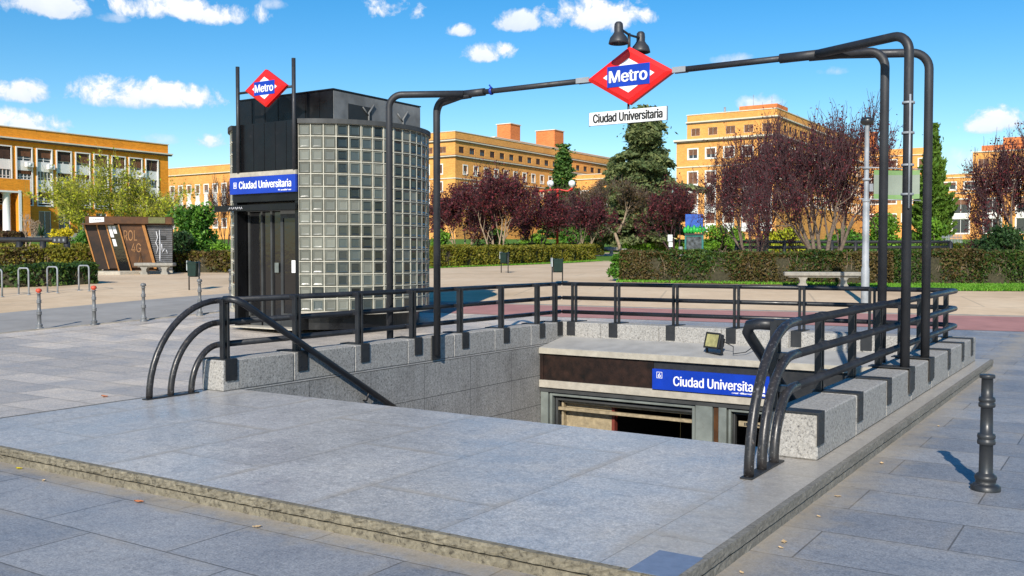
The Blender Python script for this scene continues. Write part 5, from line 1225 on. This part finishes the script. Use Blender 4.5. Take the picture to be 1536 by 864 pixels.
def window(bld, face, at, o, style):
    a, b, c, d = o[:4]; w, h = round(b - a, 2), round(d - c, 2); key = (w, h, style, face)
    if key in PROTO: r = copy_tree(PROTO[key], bld)
    else:
        f = .09; mb = MB(); y = .10
        if 'surround' in style:                                          # white stone surround, proud of the wall
            s = .22
            for q in (((-s, -.06, -s), (0, -.002, h + s)), ((w, -.06, -s), (w + s, -.002, h + s)), ((0, -.06, h), (w, -.002, h + s)), ((0, -.08, -s), (w, -.002, 0))): mb.box(*q)
        for q in (((0, y, 0), (f, y + .08, h)), ((w - f, y, 0), (w, y + .08, h)), ((f, y, h - f), (w - f, y + .08, h)), ((f, y, 0), (w - f, y + .08, f)), ((w / 2 - .04, y, f), (w / 2 + .04, y + .08, h - f))): mb.box(*q)
        r = mb.build('window', M['blinddk' if 'dark' in style else 'sash'])
        r.parent = bld
        OFF[r.name] = (0, 0, 0)
        g = MB(); g.quad((f, y + .05, f), (w - f, y + .05, f), (w - f, y + .05, h - f), (f, y + .05, h - f)); g = g.build('pane', M['pane']); g.parent = r
        bl = {'b9': .95, 'b6': .6, 'b4': .35, 'b0': 0}[style[:2]]
        if bl:
            k = MB(); n = max(3, int(h * bl / .12))
            for i in range(n):
                z1 = h - .02 - (h * bl) * i / n; z0 = z1 - h * bl / n; k.add([(f * .5, y - .02, z0), (w - f * .5, y - .02, z0), (w - f * .5, y + .012, z1), (f * .5, y + .012, z1)], [(0, 1, 2, 3)])
            k = k.build('blind', M['blinddk' if 'dark' in style else 'blind']); k.parent = r
        PROTO[key] = r
    bo = OFF[bld.name]
    if face == 'S': r.location = (a - bo[0], at - bo[1], c - bo[2]); r.rotation_euler = (0, 0, 0)
    else: r.location = (at - bo[0], a - bo[1], c - bo[2]); r.rotation_euler = (0, 0, math.pi / 2)
    return r
def body(t, x0, x1, y0, y1, z0, z1, opsS, opsE, mat, name='wall', depth=.3):
    mb = MB(); facade(mb, 'S', y0, x0, x1, z0, z1, opsS, depth); facade(mb, 'E', x1, y0, y1, z0, z1, opsE, depth)
    mb.quad((x0, y1, z0), (x1, y1, z0), (x1, y1, z1), (x0, y1, z1)); mb.quad((x0, y0, z0), (x0, y1, z0), (x0, y1, z1), (x0, y0, z1)); mb.quad((x0, y0, z1), (x1, y0, z1), (x1, y1, z1), (x0, y1, z1))
    e = .45; mb.box((x0 + e, y0 + e, z0), (x1 - e, y1 - e, z1 - .3), 1)
    return mb.build(name, [M[mat], M['darkroom']], t)
def band(t, x0, x1, y0, y1, z, h, out, mat, name='cornice'):
    """string course running along the south and east faces"""
    mb = MB(); mb.box((x0 - out, y0 - out, z), (x1 + out, y0 - .003, z + h)); mb.box((x1 + .003, y0 - .003, z), (x1 + out, y1 + out, z + h)); return mb.build(name, M[mat], t)
rw = random.Random(11)
def pick(*s): return rw.choice(s)

# left brick building with tall white framed bays
t = thing('brick_building', 'long orange brick building at the far left with tall white framed window bays', 'building', (-131, 85, 4))
x1 = -131; ys0, ys1 = 40, 100.08
ops = []; k = 0; c = [97.0 - 2.97 * i for i in range(14)]
for yc in c: ops.append((yc - 1.05, yc + 1.05, 8.8, 16.66))
gops = [(yc - .9, yc + .9, 4.9, 8.0) for yc in c]
body(t, x1 - 16, x1, ys0, ys1, 3, 19.4, [], ops + gops, 'brick1', depth=.55)
band(t, x1 - 16, x1, ys0, ys1, 17.55, .16, .45, 'cornice'); band(t, x1 - 16, x1, ys0, ys1, 17.75, .20, .55, 'lime'); band(t, x1 - 16, x1, ys0, ys1, 19.35, .12, .12, 'lime')
def bay(y, first):
    w = 2.1; h = 7.86; mb = MB(); s = .16
    for q in (((-s, -.14, -s), (0, .5, h + s)), ((w, -.14, -s), (w + s, .5, h + s)), ((0, -.14, h), (w, .5, h + s)), ((0, -.14, -s), (w, .5, 0))): mb.box(*q)
    for a, b in ((4.76, 6.13), (1.86, 3.56)): mb.box((0, .08, a), (w, .3, b))
    mb.box((0, .12, .25), (w, .3, .35))
    o = mb.build('window_bay', M['sash']); o.parent = t; OFF[o.name] = (0, 0, 0)
    for a, b, nb in ((6.13, 7.86, 2), (3.56, 4.76, 4), (.35, 1.86, 2)):
        g = MB(); g.quad((0, .24, a), (w, .24, a), (w, .24, b), (0, .24, b)); g = g.build('pane', M['pane']); g.parent = o
        f = MB()
        for i in range(nb + 1): f.box((max(0, w * i / nb - .05), .17, a), (min(w, w * i / nb + .05), .235, b))
        f.box((0, .16, a + .3), (w, .2, a + .37)); f = f.build('frame', M['sash']); f.parent = o
        q = {0: 0}.get(0); fr = rw.choice((.95, .8, .65, .9)) if a > 6 else rw.choice((0, 0, .4))
        if fr:
            kx = MB(); z1 = b; n = 12
            for i in range(n): kx.add([(.03, .10, z1 - (b - a) * fr * (i + 1) / n), (w - .03, .10, z1 - (b - a) * fr * (i + 1) / n), (w - .03, .14, z1 - (b - a) * fr * i / n), (.03, .14, z1 - (b - a) * fr * i / n)], [(0, 1, 2, 3)])
            kx = kx.build('blind', M['blind'] if rw.random() < .7 else M['blinddk']); kx.parent = o
    o.location = (0, y - 85, 8.8 - 4); o.rotation_euler = (0, 0, math.pi / 2)
for yc in c: bay(yc - 1.05, 0)
for g in gops: window(t, 'E', x1, g, 'b0')
for yc, z in ((76.2, 14.0), (79.4, 13.9), (94.5, 13.8), (98.2, 10.2), (82.0, 7.9)):
    mb = MB(); mb.bbox((x1 + .1, yc, z), (x1 + .75, yc + 1.0, z + .72), .05); mb.lathe([(.26, 0), (.26, .01), (0, .012)], (x1 + .752, yc + .5, z + .36), 12, 0, True, Matrix.Rotation(R(90), 4, 'Y')); mb.build('air_conditioner', M['acwhite'], t)
# portico
t = thing('portico', 'orange brick portico with white columns projecting from the left building', 'portico', (-128, 62, 4))
mb = MB(); px0 = -130.98; pxf = -126.2; pe = 74.2
facade(mb, 'E', pxf, 40, pe, 3.5, 11.9, [(44, 72.55, 4.3, 10.05)], .7); mb.quad((px0, pe, 3.5), (pxf, pe, 3.5), (pxf, pe, 11.9), (px0, pe, 11.9)); mb.quad((px0, 40, 11.9), (pxf, 40, 11.9), (pxf, pe, 11.9), (px0, pe, 11.9)); mb.quad((px0, 40, 3.5), (pxf, 40, 3.5), (pxf, 40, 11.9), (px0, 40, 11.9))
mb.build('wall', M['brick1'], t)
mb = MB(); mb.box((pxf - .3, 72.56, 4.3), (pxf + .08, 72.95, 10.4)); mb.box((pxf - .3, 44, 10.05), (pxf + .08, 72.56, 10.3)); mb.build('opening_frame', M['sash'], t)
for y in (71.3, 66.5, 61.7, 57): MB().lathe([(.62, 4.2), (.62, 4.4), (.5, 4.5), (.46, 9.8), (.6, 9.95), (.6, 10.05)], (pxf - .7, y, 0), 18).build('column', M['sash'], t)
mb = MB(); mb.box((px0, 40, 3.2), (pxf + 1.6, 75.2, 4.25)); mb.box((px0, 75.2, 3.0), (-129, 84, 4.9)); mb.build('steps', M['concrete'], t)

# far left wing with four windows per floor
t = thing('ochre_building', 'low ochre brick wing with small windows between the left building and the lift kiosk', 'building', (-165, 130, 5))
ops = []
for i in range(7):
    for z in (14.9, 11.4, 7.9): u = -183.5 + 2.65 * i * 1.0 + 14.0; ops.append((u, u + 1.15, z - 1.9 + 1.3, z + 1.0))
body(t, -190, -146.5, 130, 150, 4, 19.7, ops, [], 'brick2')
for o in ops: window(t, 'S', 130, o, pick('b6 surround', 'b9 surround', 'b4 surround'))
band(t, -190, -146.5, 130, 150, 18.1, .15, .35, 'lime'); band(t, -190, -146.5, 130, 150, 19.65, .15, .1, 'lime')
for i in range(7): u = -169.5 + 2.65 * i; MB().box((u, 129.93, 11.7), (u + 1.15, 129.997, 14.0)).build('white_panel', M['sash'], t)

# centre building
t = thing('ochre_building', 'long ochre building in the centre with two orange roof boxes, above the purple trees', 'building', (-113, 153, 5))
cx0, cx1, cy0, cy1 = -150, -113, 153, 232
E_ = []; Ea = []
for i in range(21):
    u = 154.2 + 3.62 * i; Ea.append((u, u + 1.75, 21.9, 23.15))
for i in range(20):
    for z in (17.85, 14.4, 11.0):
        u = 155.7 + 3.66 * i
        if i < 17: E_.append((u, u + 1.3, z, z + 1.65))
Sa = [(cx1 - 2.3 - 3.3 * i - 1.6, cx1 - 2.3 - 3.3 * i, 21.9, 23.15) for i in range(5)]; S_ = [(cx1 - 3.2 - 3.3 * i - 1.3, cx1 - 3.2 - 3.3 * i, z, z + 1.75) for i in range(5) for z in (17.85, 14.4, 11.0)]
body(t, cx0, cx1, cy0, cy1, 4.5, 26, Sa + S_, Ea + E_, 'brick2')
for o in Ea: window(t, 'E', cx1, o, pick('b9 dark', 'b6 dark', 'b4 dark'))
for o in E_: window(t, 'E', cx1, o, pick('b6 surround', 'b9 surround', 'b4 surround'))
for o in Sa: window(t, 'S', cy0, o, pick('b9', 'b9', 'b6'))
for o in S_: window(t, 'S', cy0, o, pick('b9 surround', 'b6 surround'))
band(t, cx0, cx1, cy0, cy1, 24.0, .16, .25, 'cornice'); band(t, cx0, cx1, cy0, cy1, 24.4, .14, .2, 'cornice'); band(t, cx0, cx1, cy0, cy1, 24.18, .2, .3, 'lime')
band(t, cx0, cx1, cy0, cy1, 21.1, .18, .35, 'lime'); band(t, cx0, cx1, cy0, cy1, 20.92, .15, .3, 'cornice'); band(t, cx0, cx1, cy0, cy1, 21.3, .1, .25, 'cornice'); band(t, cx0, cx1, cy0, cy1, 16.75, .2, .15, 'lime')
band(t, cx0, cx1, cy0, cy1, 25.95, .14, .1, 'lime', 'coping')
mb = MB(); mb.box((-126, 172, 26), (-116.5, 228, 26.9)); rf = mb.build('attic', M['brick3'], t)
mb = MB(); mb.box((-126.3, 171.7, 26.9), (-116.2, 228.5, 27.1)); mb.build('attic_roof', M['lime'], t)
mb = MB()
for i in range(15): mb.box((-116.49, 176 + i * 2.0, 26.25), (-116.46, 177.2 + i * 2.0, 26.75))
mb.build('attic_window', M['pane'], t)
for a, b, h in ((180.4, 184.4, 30.9), (199.6, 203.9, 31.6)):
    mb = MB(); mb.box((-121.6 if a < 190 else -123.2, a, 26), (-118, b, h)); ch = mb.build('roof_box', M['brick3'], t)
    mb = MB(); mb.box((-121.8 if a < 190 else -123.4, a - .2, h), (-117.8, b + .2, h + .18)); mb.build('capping', M['lime'], ch)
# low wing
t = thing('ochre_building', 'lower cream and ochre wing with one white framed window right of the fir tree', 'building', (-105, 196, 5))
ops = [(-108.2 + 5.2 * i, -108.2 + 5.2 * i + 2.0, 14.2, 16.4) for i in range(3)]
body(t, -112.9, -94, 195, 210, 4.5, 20.2, ops, [], 'brick2')
for o in ops: window(t, 'S', 195, o, 'b9 surround')
for o in ops: MB().box((o[0] - .2, 194.92, 11.5), (o[1] + .2, 194.997, 13.9)).build('white_panel', M['sash'], t)
band(t, -112.9, -94, 195, 210, 19.0, .2, .25, 'lime'); band(t, -112.9, -94, 195, 210, 20.1, .15, .1, 'lime')

# right building
t = thing('ochre_building', 'tall ochre corner building right of the white name plate, behind twiggy plum trees', 'building', (-52.4, 162.8, 5))
rx0, rx1, ry0, ry1 = -68.7, -52.4, 162.8, 226
Sa = [(-67.95 + 3.25 * i, -66.25 + 3.25 * i, 22.95, 24.3) for i in range(5)]
S2 = [(-68.4 + 3.35 * i, -66.7 + 3.35 * i, 18.95, 20.6) for i in range(5)]; S3 = [(-68.4 + 3.35 * i, -66.7 + 3.35 * i, z, z + 2.15) for i in range(5) for z in (14.4, 10.7, 7.3)]
Ea = [(163.6 + 3.1 * i, 165.1 + 3.1 * i, 22.95, 24.3) for i in range(20)]; E2 = [(164 + 3.1 * i, 165.3 + 3.1 * i, z, z + 1.8) for i in range(19) for z in (18.95, 14.7, 10.9)]
body(t, rx0 - 2, rx1, ry0, ry1, 4.5, 22.2, S2 + S3, E2, 'brick2'); body(t, rx0, rx1, ry0 + .004, ry1, 22.2, 26.7, Sa, Ea, 'brick2', 'attic_wall')
for o in Sa: window(t, 'S', ry0 + .004, o, 'b9')
for o in Ea: window(t, 'E', rx1, o, pick('b9 dark', 'b6 dark'))
for o in S2: window(t, 'S', ry0, o, pick('b4 surround', 'b6 surround', 'b9 surround'))
for o in S3: window(t, 'S', ry0, o, pick('b9 surround', 'b6 surround', 'b9 surround'))
for o in E2[:80]: window(t, 'E', rx1, o, pick('b6 surround', 'b4 surround', 'b9 surround'))
for o in S3: MB().box((o[0] - .2, ry0 - .07, o[2] - 1.45), (o[1] + .2, ry0 - .003, o[2] - .24)).build('white_panel', M['sash'], t)
band(t, rx0, rx1, ry0, ry1, 25.3, .22, .2, 'lime'); band(t, rx0, rx1, ry0, ry1, 25.08, .18, .15, 'cornice'); band(t, rx0 - 2, rx1, ry0, ry1, 22.1, .3, .45, 'lime'); band(t, rx0 - 2, rx1, ry0, ry1, 21.85, .2, .35, 'cornice'); band(t, rx0 - 2, rx1, ry0, ry1, 17.4, .22, .15, 'lime')
band(t, rx0, rx1, ry0, ry1, 26.65, .15, .1, 'lime', 'coping')
mb = MB(); mb.box((-67, 168, 26.7), (-54.5, 222, 27.5)); mb.build('attic', M['brick3'], t)
mb = MB(); mb.box((-60.2, 166, 26.7), (-53.4, 172, 28.0)); mb.build('roof_box', M['brick3'], t)
mb = MB(); mb.tube([(-58, 167, 27), (-58, 167, 30)], .05, 5); mb.tube([(-55, 168, 27), (-55, 168, 29.6)], .05, 5); mb.tube([(-64, 169, 27), (-64, 169, 28.6)], .2, 6); mb.build('aerial', M['galv'], t)
# wing behind the silver lamp
t = thing('ochre_building', 'ochre wing seen between the silver street lamp and the tall cypress', 'building', (-46, 226, 5))
ops = [(-51.2 + 3.3 * i, -49.2 + 3.3 * i, z, z + 1.6) for i in range(4) for z in (21.2, 17.2, 13.2, 9.2)]
body(t, -52.3, -39.8, 226.2, 245, 4.5, 25.2, ops, [], 'brick2')
for o in ops: window(t, 'S', 226.2, o, pick('b9 surround', 'b6 surround', 'b9'))
band(t, -52.3, -39.8, 226.2, 245, 23.6, .2, .2, 'lime'); band(t, -52.3, -39.8, 226.2, 245, 19.8, .2, .2, 'lime')
mb = MB(); mb.lathe([(1.9, 24), (1.9, 29.5), (2.05, 29.6), (2.05, 29.9), (0, 30)], (-53.3, 232, 0), 20); mb.build('round_chimney', M['brick3'], t)
# far right building in steps
t = thing('ochre_building', 'stepped ochre building at the right edge behind the right hand plum tree', 'building', (-28, 225, 5))
ops = [(-36 + 4.1 * i, -33.6 + 4.1 * i, 15.75, 17.25) for i in range(8)]; o2 = [(-34.2 + 6.1 * i, -30.9 + 6.1 * i, z, z + 3.0) for i in range(5) for z in (6.4, 10.6)]
body(t, -37.5, 0, 225, 240, 4.5, 19, ops + o2, [], 'brick2')
for o in ops: window(t, 'S', 225, o, pick('b6 surround', 'b9 surround', 'b4 surround'))
for o in o2: window(t, 'S', 225, o, pick('b4 surround', 'b0 surround'))
for i in range(5): MB().box((-34.2 + 6.1 * i, 224.9, 9.45), (-30.9 + 6.1 * i, 224.997, 10.55)).build('white_panel', M['sash'], t)
o3 = [(-29.3 + 3.6 * i, -27.3 + 3.6 * i, 20.2, 22.0) for i in range(7)]
body(t, -30.4, 0, 225.3, 240, 19, 23.6, o3, [], 'brick2', 'upper_wall')
for o in o3: window(t, 'S', 225.3, o, pick('b9', 'b6'))
mb = MB(); mb.box((-28.9, 226.5, 23.6), (0, 240, 24.9)); mb.box((-24.8, 226.2, 24.9), (0, 240, 26.3)); mb.build('attic', M['brick3'], t)
band(t, -30.4, 0, 225.3, 240, 23.4, .22, .25, 'lime'); band(t, -37.5, -.5, 225, 240, 18.2, .2, .2, 'lime'); band(t, -37.5, 0, 225, 240, 14.9, .2, .2, 'lime'); band(t, -37.5, 0, 225, 240, 18.95, .15, .1, 'lime')

# ------------------------------------------------------------------ sky, sun, camera
w = bpy.data.worlds.new('World'); sc.world = w; w.use_nodes = True; nt = w.node_tree; bg = nt.nodes['Background']
sky = nt.nodes.new('ShaderNodeTexSky'); sky.sky_type = 'NISHITA'; sky.sun_disc = False
SUN = Vector((.486, -1.295, 1.383 * math.tan(R(31)))).normalized()
sky.sun_elevation = R(31); sky.sun_rotation = math.atan2(SUN.x, SUN.y); sky.air_density = 1.0; sky.dust_density = .1; sky.ozone_density = 2.0
co = nt.nodes.new('ShaderNodeTexCoord').outputs['Generated']
sx = nt.nodes.new('ShaderNodeSeparateXYZ'); L(nt, co, sx.inputs[0])
az = mth(nt, 'ARCTAN2', sx.outputs[0], sx.outputs[1]); el = mth(nt, 'ARCSINE', sx.outputs[2])
n1 = noise(nt, co, 30, 9, .64, .3); n2 = noise(nt, co, 9, 5, .6)
wob = mth(nt, 'ADD', mth(nt, 'MULTIPLY', mth(nt, 'SUBTRACT', n1.outputs[0], .5), 4.2), mth(nt, 'MULTIPLY', mth(nt, 'SUBTRACT', n2.outputs[0], .5), 2.2))
A33 = R(33.1); PIT = math.atan(49 / 1449)
def sky_dir(px, py):
    x = (px - 768) / 1449; y = (432 - py) / 1449; c, s = math.cos(PIT), math.sin(PIT)
    f_, u_ = c + y * s, -s + y * c
    X, Y = x * CA - f_ * SA, x * SA + f_ * CA
    return math.atan2(X, Y), math.atan2(u_, math.hypot(X, Y))
CL = [(230, 140, 125, 24, 1), (205, 152, 90, 12, .8), (40, 136, 38, 18, .95), (275, 12, 115, 22, 1), (65, 4, 60, 20, .9), (590, 12, 62, 20, 1), (687, 44, 30, 12, .9), (722, 78, 46, 17, .95), (890, 18, 85, 28, 1), (775, 30, 42, 16, .85),
      (1100, 88, 34, 9, .6), (1248, 106, 30, 8, .5), (1500, 180, 42, 18, .9), (1450, 236, 70, 14, .55), (315, 210, 38, 14, .85), (240, 208, 30, 9, .5), (30, 184, 62, 20, .95), (1140, 152, 30, 14, .8), (170, 26, 22, 8, .5), (410, 6, 20, 9, .6), (1180, 300, 200, 10, .3)]
tot = None; base = None
for px_, py_, hw, hh, st in CL:
    a0, e0 = sky_dir(px_, py_ + hh * .3); ra, re = hw / 1449 * 1.05, hh / 1449 * 1.25
    da = mth(nt, 'DIVIDE', mth(nt, 'SUBTRACT', az, a0), ra); de = mth(nt, 'SUBTRACT', el, e0)
    up = mth(nt, 'DIVIDE', mth(nt, 'MAXIMUM', de, 0), re); dn = mth(nt, 'DIVIDE', mth(nt, 'MINIMUM', de, 0), re * .55)
    r2 = mth(nt, 'ADD', mth(nt, 'MULTIPLY', da, da), mth(nt, 'ADD', mth(nt, 'MULTIPLY', up, up), mth(nt, 'MULTIPLY', dn, dn)))
    e = mth(nt, 'ADD', mth(nt, 'SUBTRACT', .85, r2), wob)
    e = mth(nt, 'MULTIPLY', e, 1.5 if st > .8 else .9, clamp=True); e = mth(nt, 'MULTIPLY', e, st)
    e = mth(nt, 'MULTIPLY', e, mth(nt, 'LESS_THAN', r2, 3.0))
    sh = mth(nt, 'MULTIPLY', e, mth(nt, 'ADD', .72, mth(nt, 'MULTIPLY', mth(nt, 'ADD', up, dn), .32), clamp=True))
    tot = e if tot is None else mth(nt, 'MAXIMUM', tot, e); base = sh if base is None else mth(nt, 'MAXIMUM', base, sh)
hs = nt.nodes.new('ShaderNodeHueSaturation'); hs.inputs['Saturation'].default_value = 1.5; hs.inputs['Value'].default_value = 1.1
L(nt, sky.outputs[0], hs.inputs['Color'])
cloud = mixc(nt, mth(nt, 'ADD', mth(nt, 'MULTIPLY', base, .9), mth(nt, 'MULTIPLY', mth(nt, 'SUBTRACT', n1.outputs[0], .5), .8), clamp=True), (5.2, 5.9, 7.2), (9.5, 9.5, 9.6))
colr = mixc(nt, mth(nt, 'MULTIPLY', tot, .97, clamp=True), hs.outputs[0], cloud)
L(nt, colr, bg.inputs['Color']); bg.inputs['Strength'].default_value = .1
sl = bpy.data.lights.new('sun', 'SUN'); sl.energy = 4.6; sl.angle = R(.5); sl.color = (1, .93, .82)
so = bpy.data.objects.new('sun', sl); COL.objects.link(so); so.rotation_euler = SUN.to_track_quat('Z', 'Y').to_euler(); so.location = (5, -10, 30)
cam = bpy.data.cameras.new('camera'); cam.sensor_width = 36; cam.lens = 36 * 1449 / 1536; cam.clip_start = .05; cam.clip_end = 5000
cob = bpy.data.objects.new('camera', cam); COL.objects.link(cob); cob.location = (0, 0, 1.7); cob.rotation_euler = (R(90) - PIT, 0, A33); sc.camera = cob
sc.render.engine = 'CYCLES'; sc.render.resolution_x = 1024; sc.render.resolution_y = 576
sc.cycles.max_bounces = 6; sc.cycles.diffuse_bounces = 3; sc.cycles.glossy_bounces = 3; sc.cycles.transparent_max_bounces = 6
try: sc.cycles.use_denoising = True
except Exception: pass
vs = sc.view_settings; vs.view_transform = 'Standard'; vs.look = 'None'; vs.exposure = .35; vs.gamma = 1; vs.use_curve_mapping = False
